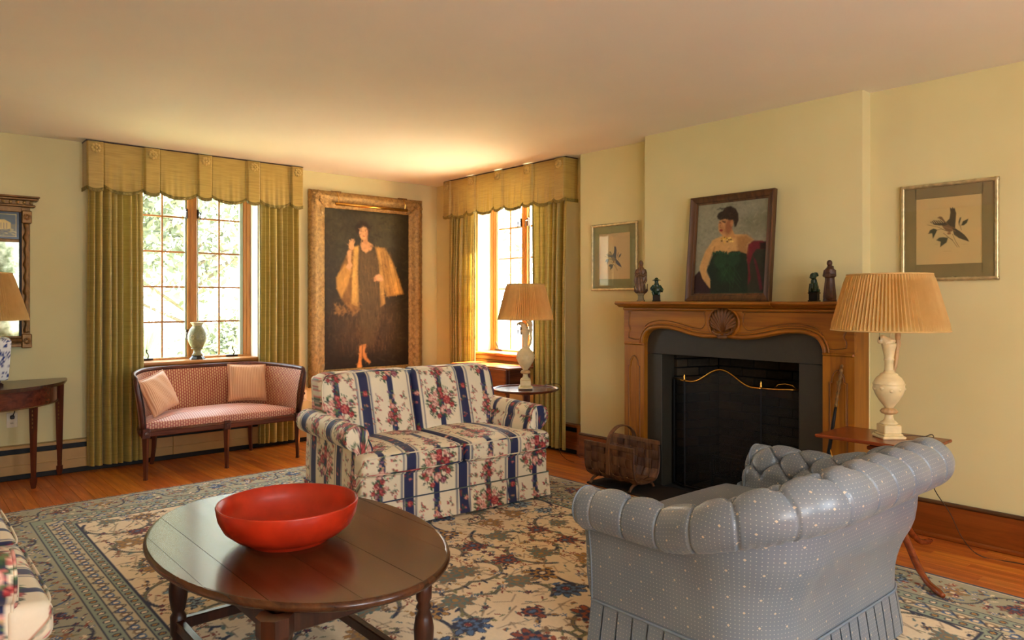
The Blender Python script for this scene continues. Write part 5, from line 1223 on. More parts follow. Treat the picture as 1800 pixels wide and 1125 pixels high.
def round_top(t):
    n = 72; A = np.arange(n)*2*PI/n; pr_ = [(0.001, 0.634), (0.272, 0.634), (0.282, 0.640), (0.287, 0.648), (0.284, 0.653), (0.278, 0.650), (0.270, 0.641), (0.001, 0.641)]
    MB().lathe(pr_[1:-1][::1]+[(0.001, 0.641)], n, cap=True, mod=lambda a, i: 1+0.006*np.cos(a*8)).build('dished_top', 'mahogany_x', t, smooth=False, auto=35)
    MB().bbox(-0.07, 0.07, -0.07, 0.07, 0.600, 0.634, 0.006).build('bearer', 'walnut', t)
pedestal_table('tripod_table', 'small round dished mahogany tripod table between the love seat and the right curtain', (4.17, 4.60, 0), 0.65, [0.0, 2.094, 4.189], 0, round_top, 'mahogany', 0.22)
def rect_top(t):
    m_ = MB(); m_.bbox(-0.185, 0.205, -0.270, 0.285, 0.642, 0.660, 0.005); m_.build('table_top', 'cherry_red', t)
    MB().bbox(-0.03, 0.04, -0.15, 0.15, 0.612, 0.642, 0.006).build('bearer', 'walnut', t)
    MB().bbox(-0.06, 0.06, -0.06, 0.06, 0.590, 0.613, 0.006).build('block', 'cherry_red', t)
pedestal_table('tripod_table', 'reddish rectangular tilt-top tripod table between the blue sofa and the right wall', (4.045, 1.615, 0.012), 0.66, [rad(-128), rad(-8), rad(112)], 0, rect_top, 'cherry_red', 0.50)
# drop-leaf table under the right window
t = thing('drop_leaf_table', 'reddish brown drop-leaf table in front of the right window, sunlight on its top', 'table', (4.60, 5.54, 0))
MB().bbox(-0.195, 0.165, -0.44, 0.44, 0.752, 0.770, 0.004).build('table_top', 'cherry', t)
MB().bbox(-0.225, -0.204, -0.43, 0.43, 0.515, 0.757, 0.006).build('drop_leaf', 'cherry', t)
m_ = MB(); m_.bbox(-0.16, 0.13, -0.395, -0.375, 0.60, 0.752); m_.bbox(-0.16, 0.13, 0.375, 0.395, 0.60, 0.752); m_.bbox(-0.16, -0.14, -0.395, 0.395, 0.60, 0.752); m_.bbox(0.11, 0.13, -0.395, 0.395, 0.60, 0.752); m_.build('apron', 'mahogany_x', t)
for x in (-0.145, 0.115):
    for y in (-0.38, 0.38): MB().tube([(x, y, 0.75), (x, y, 0.0)], [0.024, 0.014], 4).build('leg', 'mahogany', t)
# half-round table at the left
t = thing('demilune_table', 'half-round mahogany side table with tapered inlaid legs against the left wall', 'table', (0.48, 6.82, 0))
hx = [(0.66*math.cos(a), -0.66*math.sin(a)*1.06) for a in np.linspace(0, PI, 60)]
def sc(f): return [(x*f, y*f) for x, y in hx]
m_ = MB(); m_.prism(sc(1.0), 2, 0.764, 0.778); m_.prism(sc(0.985), 2, 0.750, 0.7635); m_.build('table_top', 'walnut_top', t)
MB().prism(sc(0.90), 2, 0.615, 0.750).build('apron', 'mahogany_x', t)
m_ = MB(); m_.tube([(x*0.905, y*0.905, 0.618) for x, y in hx], 0.004, 6); m_.build('inlay_band', 'gilt_dark', t)
for (x, y) in ((0.385, -0.40), (-0.385, -0.40), (0.61, -0.04), (-0.61, -0.04)):
    k = 0.0 if y > -0.1 else 0
    lg = MB(); lg.tube([(x, y, 0.76), (x, y, 0.08), (x, y, 0.078), (x, y, 0.05), (x, y, 0.0)], [0.032, 0.017, 0.024, 0.024, 0.014], 4); l_ = lg.build('leg', 'mahogany', t)
    q = MB()
    for z in (0.58, 0.55, 0.52, 0.49, 0.46): q.ellip((x-0.010, y-0.021, z), (0.004, 0.003, 0.010), 8, 5)
    q.build('inlay', 'gilt_dark', l_)

# ================================================================== LOG BASKET
t = thing('log_basket', 'woven wooden splint log basket with hooped handle on the slate hearth', 'basket', (4.222, 3.575, 0.014))
prof = [(-0.145, 0.315), (-0.150, 0.24), (-0.148, 0.16), (-0.130, 0.095), (-0.085, 0.062), (0.0, 0.055), (0.085, 0.062), (0.130, 0.095), (0.148, 0.16), (0.150, 0.24), (0.145, 0.335)]
pf = np.array(smooth_curve(prof, 5)); S_ = np.r_[0, np.cumsum(np.hypot(*np.diff(pf, axis=0).T))]
def pat(s): return np.array([np.interp(s, S_, pf[:, 0]), np.interp(s, S_, pf[:, 1])])
LW = 0.235; nc = 7; nl = 11; cw = 2*LW/nc; lw = S_[-1]/nl
for c_ in range(nc):
    y0 = -LW+c_*cw; n = 56; P = np.zeros((n, 4, 3))
    for i in range(n):
        s = S_[-1]*i/(n-1); p = pat(s); q = pat(min(s+0.002, S_[-1])); p0 = pat(max(s-0.002, 0)); d = q-p0; d /= np.linalg.norm(d)+1e-9; nn = np.array([d[1], -d[0]])
        o_ = 0.0065*math.cos(PI*(s/lw-0.5+c_))
        for j, (dy, th) in enumerate([(0.004, 0.0012), (cw-0.004, 0.0012), (cw-0.004, -0.0012), (0.004, -0.0012)]): P[i, j] = (p[0]+nn[0]*(o_+th), y0+dy, p[1]+nn[1]*(o_+th))
    MB().grid(P, cv=True).build('splint', 'splint_wood', t)
for l_ in range(nl):
    sm_ = (l_+0.5)*lw; p = pat(sm_); q = pat(sm_+0.01); d = (q-pat(sm_-0.01)); d /= np.linalg.norm(d); nn = np.array([d[1], -d[0]]); n = 43; P = np.zeros((n, 4, 3))
    for i in range(n):
        y = -LW+2*LW*i/(n-1); c_ = (y+LW)/cw; o_ = -0.0045*math.cos(PI*(c_-0.5+l_))*(-1)**0
        o_ = 0.0065*math.cos(PI*(l_+1+c_-0.5))
        for j, (a, th) in enumerate([(-lw*0.44, 0.0012), (lw*0.44, 0.0012), (lw*0.44, -0.0012), (-lw*0.44, -0.0012)]): P[i, j] = (p[0]+d[0]*a+nn[0]*(o_+th), y, p[1]+d[1]*a+nn[1]*(o_+th))
    MB().grid(P, cv=True).build('splint', 'splint_wood', t)
for x, z in ((-0.150, 0.305), (0.148, 0.325)): MB().bbox(x-0.010, x+0.010, -LW-0.008, LW+0.008, z-0.012, z+0.020, 0.004).build('rim', 'splint_wood', t)
for y in (-LW, LW): MB().tube([(p[0], y, p[1]) for p in pf[::3]], 0.009, 6, flat=0.7).build('end_hoop', 'splint_wood', t)
hd = [(-0.158, 0, 0.10), (-0.162, 0, 0.24), (-0.155, 0, 0.33), (-0.125, 0, 0.395), (-0.06, 0, 0.438), (0, 0, 0.447), (0.06, 0, 0.438), (0.125, 0, 0.395), (0.153, 0, 0.33), (0.156, 0, 0.22)]
P = []; hs_ = smooth_curve3(hd, 4); m_ = MB(); Q = np.zeros((len(hs_), 4, 3))
for i, (x, y, z) in enumerate(hs_):
    a = np.array(hs_[max(i-1, 0)]); b = np.array(hs_[min(i+1, len(hs_)-1)]); d = b-a; d /= np.linalg.norm(d); nn = np.array([-d[2], 0, d[0]])
    for j, (w_, th) in enumerate([(-0.017, 0.004), (0.017, 0.004), (0.017, -0.004), (-0.017, -0.004)]): Q[i, j] = np.array([x, w_, z])+nn*th
m_.grid(Q, cv=True).build('handle', 'splint_wood', t)
for y in (-0.19, 0.19):
    m_ = MB(); m_.tube(smooth_curve3([(-0.14, y, 0.0), (-0.115, y, 0.03), (-0.07, y, 0.048), (0, y, 0.052), (0.07, y, 0.048), (0.115, y, 0.03), (0.14, y, 0.0)], 4), 0.011, 8); m_.build('foot', 'splint_wood', t, smooth=True)

# ================================================================== FRAMED PICTURES
def canvas_obj(parent, cv, w, h, mat, y=0.0, name='canvas', sx=1):
    """paint canvas standing in the local XZ plane facing -Y, centre at x=0, bottom z=0; v measured from the top"""
    nu, nv = cv.nu, cv.nv; X, Z = np.meshgrid(np.linspace(-w/2, w/2, nu), np.linspace(h, 0, nv), indexing='ij'); P = np.stack([X, np.full_like(X, y), Z], -1)
    me = bpy.data.meshes.new(name); idx = np.arange(nu*nv).reshape(nu, nv); Fq = np.stack([idx[:-1, :-1], idx[:-1, 1:], idx[1:, 1:], idx[1:, :-1]], -1).reshape(-1)
    me.vertices.add(nu*nv); me.vertices.foreach_set('co', P.reshape(-1).astype(np.float32)); nf = (nu-1)*(nv-1); me.loops.add(nf*4); me.loops.foreach_set('vertex_index', Fq.astype(np.int32))
    me.polygons.add(nf); me.polygons.foreach_set('loop_start', np.arange(nf, dtype=np.int32)*4); me.update(calc_edges=True)
    at = me.color_attributes.new('print', 'FLOAT_COLOR', 'POINT'); C = np.ones((nu*nv, 4), np.float32); C[:, :3] = cv.a.reshape(-1, 3); at.data.foreach_set('color', C.ravel())
    me.materials.append(M(mat)); o = bpy.data.objects.new(name, me); COL.objects.link(o); o.parent = parent; return o
def frame_sides(parent, w, h, prof, mat, name='frame_rail', mod=None, nseg=1):
    """mitred frame around an opening w x h (bottom z=0); prof = (outward, depth) points, depth towards -Y"""
    cs = [(-w/2, 0), (w/2, 0), (w/2, h), (-w/2, h)]; dg = [(-1, -1), (1, -1), (1, 1), (-1, 1)]
    for k in range(4):
        a, b = cs[k], cs[(k+1) % 4]; da, db = dg[k], dg[(k+1) % 4]; P = np.zeros((nseg+1, len(prof), 3))
        for i in range(nseg+1):
            f = i/nseg
            for j, (o_, d) in enumerate(prof):
                ax, az = a[0]+da[0]*o_, a[1]+da[1]*o_; bx, bz = b[0]+db[0]*o_, b[1]+db[1]*o_
                L = math.hypot(bx-ax, bz-az); dd = d+(mod(f*L, L, o_, j, k) if mod else 0); P[i, j] = (ax+(bx-ax)*f, -dd, az+(bz-az)*f)
        m_ = MB(); m_.grid(P); n = len(prof); m_.f.append(tuple(range(n))); m_.f.append(tuple(nseg*n+j for j in range(n))[::-1]); m_.build(name, mat, parent, auto=40 if not mod else None, smooth=bool(mod))
# --- tall portrait
PW, PH = 1.01, 1.66
c = Cv(PW, PH, 0.005, (50, 44, 28))
def mp(x, y):
    u = (x-95)/460; v = (y-(112+43*u))/(893-74*u); return (u*PW, v*PH)
def MPL(l): return [mp(*p) for p in l]
c.ell(*mp(430, 260), 0.30, 0.34, (66, 64, 44), 0, 1.2, 0.8); c.ell(*mp(160, 250), 0.2, 0.3, (58, 54, 36), 0, 1.2, 0.7); c.ell(*mp(540, 560), 0.16, 0.8, (26, 20, 14), 0, 1.0, 0.8); c.ell(*mp(330, 990), 0.7, 0.25, (30, 24, 17), 0, 1.0, 0.9); c.ell(*mp(110, 700), 0.12, 0.7, (36, 28, 18), 0, 1.0, 0.7)
rp = random.Random(4)
for _ in range(420):   # loose brushwork in the background
    x, y = rp.random()*PW, rp.random()*PH; c.ell(x, y, rp.uniform(.02, .07), rp.uniform(.004, .012), rp.choice([(60, 52, 34), (42, 36, 24), (70, 64, 44), (36, 30, 20)]), rp.uniform(-1, 1), 0.6, 0.35)
c.poly(MPL([(150, 640), (250, 600), (400, 610), (480, 640), (500, 760), (490, 880), (380, 900), (330, 880), (250, 900), (160, 880), (140, 740)]), (74, 56, 34), 0.10, 0.65)
for _ in range(500):   # gauzy skirt
    y = rp.uniform(620, 880); q_ = 0.75+0.35*math.sin((y-620)/260*PI); x = 320+rp.gauss(0, 78)*q_; x = min(max(x, 125), 505); p = mp(x, y); c.line([p, (p[0]+rp.uniform(-.02, .02), p[1]+rp.uniform(.03, .10))], 0.006, rp.choice([(108, 82, 50), (80, 60, 36), (128, 98, 60), (62, 46, 28)]), 0.30)
c.poly(MPL([(160, 520), (185, 430), (225, 340), (272, 320), (268, 480), (275, 660), (240, 690), (200, 640), (180, 610)]), (120, 88, 44), 0.012)
c.poly(MPL([(250, 330), (275, 325), (270, 450), (276, 660), (236, 640), (240, 470)]), (196, 158, 88), 0.010)
c.poly(MPL([(156, 500), (200, 425), (236, 455), (215, 540), (182, 610), (160, 560)]), (176, 134, 70), 0.012)
c.poly(MPL([(362, 330), (420, 338), (462, 410), (500, 510), (526, 588), (470, 596), (428, 602), (402, 520), (384, 430)]), (168, 130, 70), 0.010)
c.poly(MPL([(440, 380), (470, 440), (510, 580), (470, 590), (445, 480)]), (212, 170, 98), 0.012, 0.8); c.poly(MPL([(372, 335), (395, 340), (404, 470), (420, 640), (392, 660), (386, 480)]), (190, 150, 84), 0.008, 0.9)
for x0, x1 in ((410, 450), (425, 480), (395, 430), (450, 505)): c.line(MPL([(x0, 360), ((x0+x1)/2, 480), (x1, 590)]), 0.008, (112, 80, 40), 0.6)
c.poly(MPL([(276, 335), (300, 352), (345, 352), (362, 335), (384, 420), (384, 520), (400, 640), (380, 760), (350, 866), (300, 872), (282, 760), (272, 600), (270, 440)]), (88, 72, 44), 0.030)
for _ in range(140): x = rp.uniform(280, 385); y = rp.uniform(370, 780); p = mp(x, y); c.line([p, (p[0]+0.006, p[1]+0.08)], 0.005, rp.choice([(104, 84, 52), (54, 44, 28), (126, 100, 60)]), 0.5)
for _ in range(60): x = rp.uniform(150, 280); y = rp.uniform(640, 700); c.ell(*mp(x, y), 0.03, 0.008, (150, 114, 66), rp.uniform(0, 3), 0.5, 0.4)
SK = (198, 152, 112)
c.poly(MPL([(282, 310), (300, 300), (326, 302), (350, 318), (345, 345), (312, 362), (288, 345)]), SK, 0.006); c.poly(MPL([(296, 275), (320, 275), (324, 315), (298, 315)]), (186, 138, 100), 0.005)
c.ell(*mp(295, 232), 0.084, 0.086, (44, 31, 20), 0, 0.3); c.ell(*mp(299, 250), 0.050, 0.078, (206, 162, 122), 0, 0.18); c.poly(MPL([(266, 250), (268, 215), (290, 202), (318, 205), (330, 225), (328, 240), (316, 222), (300, 219), (284, 228), (276, 244)]), (44, 31, 20), 0.008)
for x in (286, 311): c.ell(*mp(x, 243), 0.010, 0.005, (60, 36, 26), 0, 0.3); c.ell(*mp(x, 236), 0.014, 0.003, (70, 44, 30), 0, 0.4)
c.line(MPL([(300, 244), (303, 258)]), 0.005, (168, 118, 86)); c.ell(*mp(301, 271), 0.014, 0.006, (160, 70, 60), 0, 0.3); c.ell(*mp(318, 256), 0.018, 0.05, (170, 120, 88), 0, 0.6, 0.5)
c.poly(MPL([(218, 420), (212, 360), (222, 345), (236, 350), (232, 410), (240, 430), (226, 462), (205, 440)]), SK, 0.006)
c.ell(*mp(234, 322), 0.030, 0.048, SK, -0.2, 0.15)
for dx, dy in ((-8, -24), (2, -30), (10, -28), (18, -20)): c.line(MPL([(234+dx*0.5, 318), (234+dx, 318+dy)]), 0.013, SK)
c.poly(MPL([(362, 490), (385, 478), (402, 492), (410, 512), (396, 520), (372, 514)]), (208, 160, 124), 0.006)
for k in range(3): c.line(MPL([(375, 496+k*7), (358, 498+k*9)]), 0.011, (200, 150, 112))
c.poly(MPL([(278, 872), (292, 868), (290, 930), (288, 972), (284, 1012), (274, 1014), (268, 985), (276, 930)]), (196, 140, 84), 0.006); c.poly(MPL([(296, 866), (314, 862), (306, 905), (322, 940), (340, 962), (330, 968), (306, 948), (294, 925)]), (190, 134, 80), 0.006)
c.ell(*mp(278, 985), 0.028, 0.05, (208, 150, 86), 0, 0.3, 0.8)
c.brush(1500, 0.030, 0.008, 0.45, 0.22, 2); c.blur(1); c.a *= np.array([1.14, 1.0, 0.74]); c.streak(0.12, 0.02, 0.06, 3); c.streak(0.14, 0.3, 0.3, 4)
tall = thing('portrait_painting', 'tall full-length portrait of a woman in a gold robe, in a carved gilt frame', 'painting', (3.925, WB-0.006, 0.52))
ph = 0.175; co = canvas_obj(tall, c, PW, PH, 'oil_paint', -0.028); co.location.z = ph
MB().box(-PW/2-0.15, PW/2+0.15, -0.02, -0.002, 0.02, PH+2*ph-0.02).build('back_board', 'backing', tall)
rw = np.random.default_rng(8).random(4000)
def carve(s, L, o_, j, k):
    cr = math.exp(-(min(s, L-s)/0.14)**2)
    b = 0.006*math.sin(s*70+j*1.3)*(1 if 2 <= j <= 4 else 0.3) + 0.003*(rw[int((s*173+j*31+k*97) % 3999)]-0.5)
    mid = math.exp(-((s-L/2)/0.12)**2)*0.5
    return b*(1+1.2*cr+mid) + (0.012*cr+0.008*mid)*(1 if 3 <= j <= 7 else 0)
fo_ = thing  # (alias kept short)
frp = [(0.0, 0.030), (0.004, 0.038), (0.030, 0.042), (0.042, 0.050), (0.060, 0.046), (0.085, 0.060), (0.110, 0.074), (0.130, 0.070), (0.152, 0.060), (0.168, 0.050), (0.172, 0.030), (0.170, 0.003)]
def frame_at(parent, z, *a, **k):
    before = set(parent.children); frame_sides(parent, *a, **k)
    for ch in parent.children:
        if ch not in before: ch.location.z += z
frame_at(tall, ph, PW, PH, frp, 'gilt', 'frame_rail', carve, 120)
m_ = MB(); rr_ = random.Random(12)
for (x, z) in ((-PW/2-0.10, ph-0.10), (PW/2+0.10, ph-0.10), (PW/2+0.10, ph+PH+0.10), (-PW/2-0.10, ph+PH+0.10)):
    for _ in range(16): a = rr_.random()*6.28; d = rr_.uniform(0.0, 0.058); m_.ellip((x+d*math.cos(a), -0.076, z+d*math.sin(a)), (rr_.uniform(.012, .022), 0.012, rr_.uniform(.009, .018)), 8, 5)
m_.build('corner_carving', 'gilt', tall, smooth=True)
pl = thing('picture_light', 'slim brass picture light clipped along the top of the tall gilt portrait frame', 'light', (3.945, WB-0.095, 2.395))
MB().tube([(-0.43, 0, 0), (0.43, 0, 0)], 0.016, 10).build('lamp_tube', 'brass', pl, smooth=True)
for x in (-0.40, 0.40): MB().tube([(x, 0, 0.006), (x, -0.008, 0.06), (x, 0.03, 0.125), (x, 0.055, 0.135)], 0.004, 6).build('bracket', 'brass', pl); MB().bbox(x-0.06, x+0.05, 0.03, 0.06, 0.120, 0.136, 0.003).build('clip', 'gilt_dark', pl)

# --- portrait leaning on the mantel (faces -X)
QW, QH = 0.56, 0.655
c = Cv(QW, QH, 0.0028, (132, 128, 106))
def mq(x, y):
    v0 = (y-215)/770; xl = 240-60*v0; xr = 825-55*(y-155)/830; u = (x-xl)/(xr-xl); yt = 215-60*u; v = (y-yt)/(985-yt); return (u*QW, v*QH)
def QL(l): return [mq(*p) for p in l]
c.ell(*mq(330, 400), 0.12, 0.25, (142, 140, 118), 0, 1.0, 0.6); c.ell(*mq(730, 330), 0.10, 0.10, (106, 104, 80), 0.5, 0.9, 0.7); c.ell(*mq(640, 250), 0.14, 0.06, (142, 140, 122), 0, 0.9, 0.5)
for _ in range(300): c.ell(rp.random()*QW, rp.random()*QH*0.7, rp.uniform(.008, .03), rp.uniform(.002, .006), rp.choice([(140, 136, 116), (120, 116, 94), (150, 146, 126), (112, 112, 92)]), rp.uniform(-1, 1), 0.6, 0.35)
c.poly(QL([(236, 785), (190, 830), (180, 985), (420, 985), (330, 900)]), (44, 20, 20), 0.004)
c.poly(QL([(660, 560), (700, 528), (798, 535), (790, 985), (600, 985), (640, 700)]), (40, 42, 30), 0.004); c.poly(QL([(655, 560), (690, 530), (760, 528), (798, 545), (795, 600), (720, 600), (690, 640), (660, 740), (668, 860), (640, 930), (624, 700)]), (96, 22, 34), 0.004)
c.poly(QL([(690, 660), (715, 700), (750, 860), (760, 950), (738, 960), (715, 800)]), (84, 24, 34), 0.004); c.line(QL([(640, 690), (636, 760)]), 0.008, (170, 90, 84), 0.8); c.poly(QL([(745, 545), (798, 545), (796, 600), (750, 600)]), (34, 18, 16), 0.004)
SK2 = (196, 150, 92)
c.poly(QL([(355, 520), (420, 490), (470, 480), (540, 470), (640, 472), (700, 520), (650, 560), (640, 640), (560, 640), (470, 640), (370, 640), (330, 640)]), SK2, 0.004); c.poly(QL([(560, 490), (640, 476), (700, 520), (650, 560), (645, 640), (570, 636)]), (140, 98, 56), 0.012, 0.8)
c.poly(QL([(352, 530), (380, 560), (350, 640), (310, 740), (300, 800), (340, 880), (372, 905), (350, 950), (320, 930), (262, 850), (238, 770), (244, 735), (290, 620)]), SK2, 0.004); c.line(QL([(375, 580), (318, 740), (312, 800), (355, 890)]), 0.012, (140, 98, 54), 0.6)
c.poly(QL([(335, 905), (380, 900), (430, 912), (452, 935), (430, 965), (400, 970), (370, 962), (340, 950)]), (204, 166, 116), 0.003)
for k in range(4): c.line(QL([(400+k*10, 925+k*6), (450-k*4, 940+k*8)]), 0.004, (150, 110, 70))
c.poly(QL([(435, 430), (520, 410), (545, 470), (560, 500), (470, 500), (440, 480)]), (184, 134, 80), 0.004)
c.poly(QL([(360, 640), (385, 620), (430, 615), (480, 640), (520, 615), (580, 618), (640, 640), (650, 800), (640, 985), (330, 985), (330, 850), (300, 780), (340, 690)]), (24, 38, 24), 0.004)
c.ell(*mq(425, 700), 0.055, 0.055, (30, 60, 36), 0, 0.5, 0.9); c.ell(*mq(530, 690), 0.055, 0.05, (30, 58, 36), 0, 0.5, 0.9); c.ell(*mq(470, 820), 0.07, 0.05, (28, 58, 30), 0, 0.7, 0.8)
for k in range(9): x = 365+k*27; c.flower(*mq(x, 632-8*math.sin(k*0.8)), 0.015, [(30, 74, 46), (18, 36, 26), (52, 100, 66)], 5, k, 0.25, 3)
for _ in range(26): c.line(QL([(rp.uniform(370, 620), rp.uniform(700, 760)), (rp.uniform(370, 600), rp.uniform(820, 960))]), 0.004, rp.choice([(20, 34, 22), (40, 84, 48), (24, 52, 30)]), 0.35)
c.ell(*mq(468, 395), 0.056, 0.066, (186, 134, 86), 0.15, 0.12); c.poly(QL([(418, 350), (412, 395), (418, 415), (425, 450), (440, 462), (470, 450), (440, 360)]), (176, 122, 76), 0.003); c.ell(*mq(500, 400), 0.03, 0.06, (126, 76, 50), 0.1, 0.6, 0.8)
c.poly(QL([(400, 310), (415, 280), (450, 262), (480, 228), (520, 222), (560, 245), (580, 290), (580, 350), (560, 400), (545, 410), (538, 350), (500, 345), (470, 335), (430, 345), (408, 335)]), (46, 34, 26), 0.004); c.ell(*mq(525, 372), 0.012, 0.024, (170, 116, 74), 0, 0.2)
for _ in range(22): c.ell(*mq(rp.uniform(410, 560), rp.uniform(240, 330)), 0.016, 0.004, rp.choice([(66, 48, 34), (34, 24, 20)]), rp.random()*3, 0.4, 0.7)
c.ell(*mq(460, 362), 0.016, 0.004, (50, 32, 24), 0.25, 0.3); c.ell(*mq(423, 368), 0.010, 0.004, (50, 32, 24), -0.1, 0.3); c.line(QL([(440, 352), (478, 352)]), 0.004, (44, 28, 20)); c.line(QL([(434, 372), (424, 405), (436, 412)]), 0.004, (126, 80, 52)); c.ell(*mq(433, 434), 0.015, 0.008, (130, 34, 34), 0.1, 0.3)
for _ in range(34): c.ell(*mq(rp.uniform(430, 545), 505+rp.uniform(-14, 40)*(0.4+0.6*(1-abs(rp.uniform(-1, 1))))), 0.007, 0.006, rp.choice([(206, 160, 70), (150, 104, 40), (232, 198, 110), (90, 62, 28)]), rp.random(), 0.3)
c.brush(1400, 0.012, 0.004, 0.4, 0.16, 3); c.blur(1); c.streak(0.08, 0.02, 0.02, 5)
LN = math.atan2(0.075, 0.75)
pt = thing('portrait_painting', 'brown-framed portrait of a dark-haired woman in green dress leaning on the mantel shelf', 'painting', (4.505, 2.848, 1.3975)); pt.rotation_euler = (-LN, 0, -PI/2)
fw = 0.054; co = canvas_obj(pt, c, QW, QH, 'oil_paint', -0.008); co.location.z = fw
MB().box(-QW/2-0.04, QW/2+0.04, -0.004, 0.0, 0.01, QH+2*fw-0.01).build('back_board', 'backing', pt)
frame_at(pt, fw, QW, QH, [(0, 0.010), (0.0, 0.014), (0.012, 0.018), (0.016, 0.026), (0.040, 0.034), (0.046, 0.040), (0.056, 0.036), (0.057, 0.0)], 'dark_frame')
# --- bird prints
def bird_canvas(a, kind):
    w, h = 0.355, 0.415; c = Cv(w, h, 0.0028, (216, 186, 128) if kind == 2 else (222, 192, 150))
    def m(x, y): u = (x-80)/927; v = (y-(100-85*u))/(960+45*u); return (u*w, v*h)
    if kind == 1:
        m0 = m; m = lambda x, y: (m0(x, y)[0]*0.85+0.015, m0(x, y)[1]*0.9+0.055)
    ML = lambda l: [m(*p) for p in l]
    D, B, Lf, LL = ((58, 44, 34), (122, 82, 50), (56, 58, 40), (84, 80, 56)) if kind == 2 else ((84, 92, 112), (130, 122, 118), (96, 100, 106), (120, 122, 120))
    for l in ([(250, 470), (400, 500), (520, 560)], [(380, 545), (450, 530), (540, 560)], [(480, 590), (600, 690), (665, 785)], [(600, 600), (640, 700), (690, 785)], [(700, 470), (720, 540)], [(520, 640), (600, 680)]): c.line(ML(l), 0.0026, (110, 84, 50))
    c.poly(ML([(390, 372), (420, 350), (455, 352), (480, 390), (510, 430), (560, 470), (640, 510), (600, 560), (560, 575), (520, 560), (480, 520), (450, 470), (440, 400), (420, 380)]), B, 0.002)
    c.poly(ML([(512, 430), (560, 380), (572, 300), (566, 220), (590, 240), (600, 215), (620, 240), (632, 225), (640, 270), (652, 300), (645, 400), (636, 515), (560, 480)]), D, 0.002)
    c.poly(ML([(290, 430), (330, 410), (345, 402), (380, 405), (430, 400), (470, 420), (540, 460), (500, 480), (420, 480), (350, 470), (310, 445)]), D, 0.002)
    for k in range(6): c.line(ML([(330+k*30, 450-k*3), (300+k*28, 412-k*3)]), 0.003, (224, 192, 134))
    c.poly(ML([(600, 520), (640, 520), (700, 560), (760, 610), (800, 660), (826, 710), (770, 690), (690, 660), (620, 610)]), D, 0.002); c.line(ML([(480, 500), (560, 520), (640, 560)]), 0.006, (150, 110, 70), 0.7)
    c.ell(*m(555, 590), 0.010, 0.008, (150, 100, 60))
    for l in ([(262, 600), (290, 545), (340, 522), (392, 540), (370, 590), (330, 670), (320, 590)], [(375, 690), (420, 650), (480, 645), (540, 655), (520, 720), (430, 790), (440, 710)], [(680, 430), (700, 370), (720, 360), (705, 420), (690, 480)], [(715, 480), (740, 420), (815, 380), (795, 440), (750, 480)]): c.poly(ML(l), Lf, 0.002); 
    c.line(ML([(470, 845), (580, 845)]), 0.0016, (150, 120, 80), 0.7); c.line(ML([(360, 748), (400, 748)]), 0.0016, (150, 120, 80), 0.6); c.line(ML([(720, 745), (800, 745)]), 0.0016, (150, 120, 80), 0.6)
    return c
def bird_print(label, loc, kind, mat_m, W_=0.515, H_=0.578):
    t = thing('bird_print', label, 'picture', loc, -PI/2, None); w, h = 0.355, 0.40
    fw = 0.022; iw, ih = W_-2*fw, H_-2*fw
    c = bird_canvas(0, kind); co = canvas_obj(t, c, w, h, 'print_paper', -0.010, 'printed_sheet'); co.location.z = fw+(ih-h)/2+0.006
    m_ = MB(); z0 = fw+(ih-h)/2+0.006
    m_.box(-iw/2, -w/2+0.004, -0.014, -0.011, fw, fw+ih); m_.box(w/2-0.004, iw/2, -0.014, -0.011, fw, fw+ih); m_.box(-w/2, w/2, -0.014, -0.011, fw, z0+0.004); m_.box(-w/2, w/2, -0.014, -0.011, z0+h-0.004, fw+ih); m_.build('mat_board', mat_m, t)
    MB().box(-iw/2, iw/2, -0.018, -0.016, fw, fw+ih).build('picture_pane', 'picture_glass', t)
    MB().box(-iw/2-0.004, iw/2+0.004, -0.006, 0.0, fw-0.004, fw+ih+0.004).build('back_board', 'backing', t)
    for a, b in (((-W_/2+fw/2, 0.0), (-W_/2+fw/2, H_)), ((W_/2-fw/2, 0), (W_/2-fw/2, H_)), ((-W_/2, fw/2), (W_/2, fw/2)), ((-W_/2, H_-fw/2), (W_/2, H_-fw/2))):   # bamboo-turned rails
        n = 40; pts = []; rs = []
        for i in range(n+1):
            f = i/n; pts.append((a[0]+(b[0]-a[0])*f, -0.017, a[1]+(b[1]-a[1])*f)); q = (f*4.5) % 1; rs.append(0.0112+0.0016*math.exp(-((q-0.5)/0.05)**2)-0.0022*math.exp(-((q-0.58)/0.03)**2))
        MB().tube(pts, rs, 8).build('frame_rail', 'champagne_gilt', t, smooth=True)
bird_print('framed print of a grey bird in sage mat, left of the mantel', (4.744, 4.089, 1.488), 1, 'mat_sage')
bird_print('framed print of a brown flying bird in olive mat, right of the mantel', (4.719, 1.512, 1.518), 2, 'mat_olive')

# --- pier mirror at the left
mr = thing('pier_mirror', 'gilt pier mirror with painted glass panel above, cut by the left edge', 'mirror', (0.628, WB-0.002, 1.02))
H = 1.19
MB().bbox(-0.27, 0.27, -0.03, 0.0, 0.02, 1.16).build('back_board', 'dark_gilt_mirror', mr)
for sx in (-1, 1):
    x = sx*0.245; q = MB(); pts = []; rs = []
    for i in range(61):
        z = 0.13+0.86*i/60; pts.append((x+0.004*math.cos(z*60), -0.045+0.004*math.sin(z*60), z)); rs.append(0.017+0.003*math.sin(z*60)+(0.005 if abs(((i/60)*4) % 1-0.5) < 0.06 else 0))
    MB().tube(pts, rs, 10).build('column', 'dark_gilt_mirror', mr, smooth=True)
    for z0, z1 in ((0.01, 0.12), (0.99, 1.09)):
        q = MB(); q.bbox(x-0.034, x+0.034, -0.062, 0, z0, z1, 0.006)
        for k in range(8): a = k*PI/4; q.ellip((x+0.017*math.cos(a), -0.064, (z0+z1)/2+0.017*math.sin(a)), (0.010, 0.006, 0.010), 8, 5)
        q.build('corner_block', 'dark_gilt_mirror', mr)
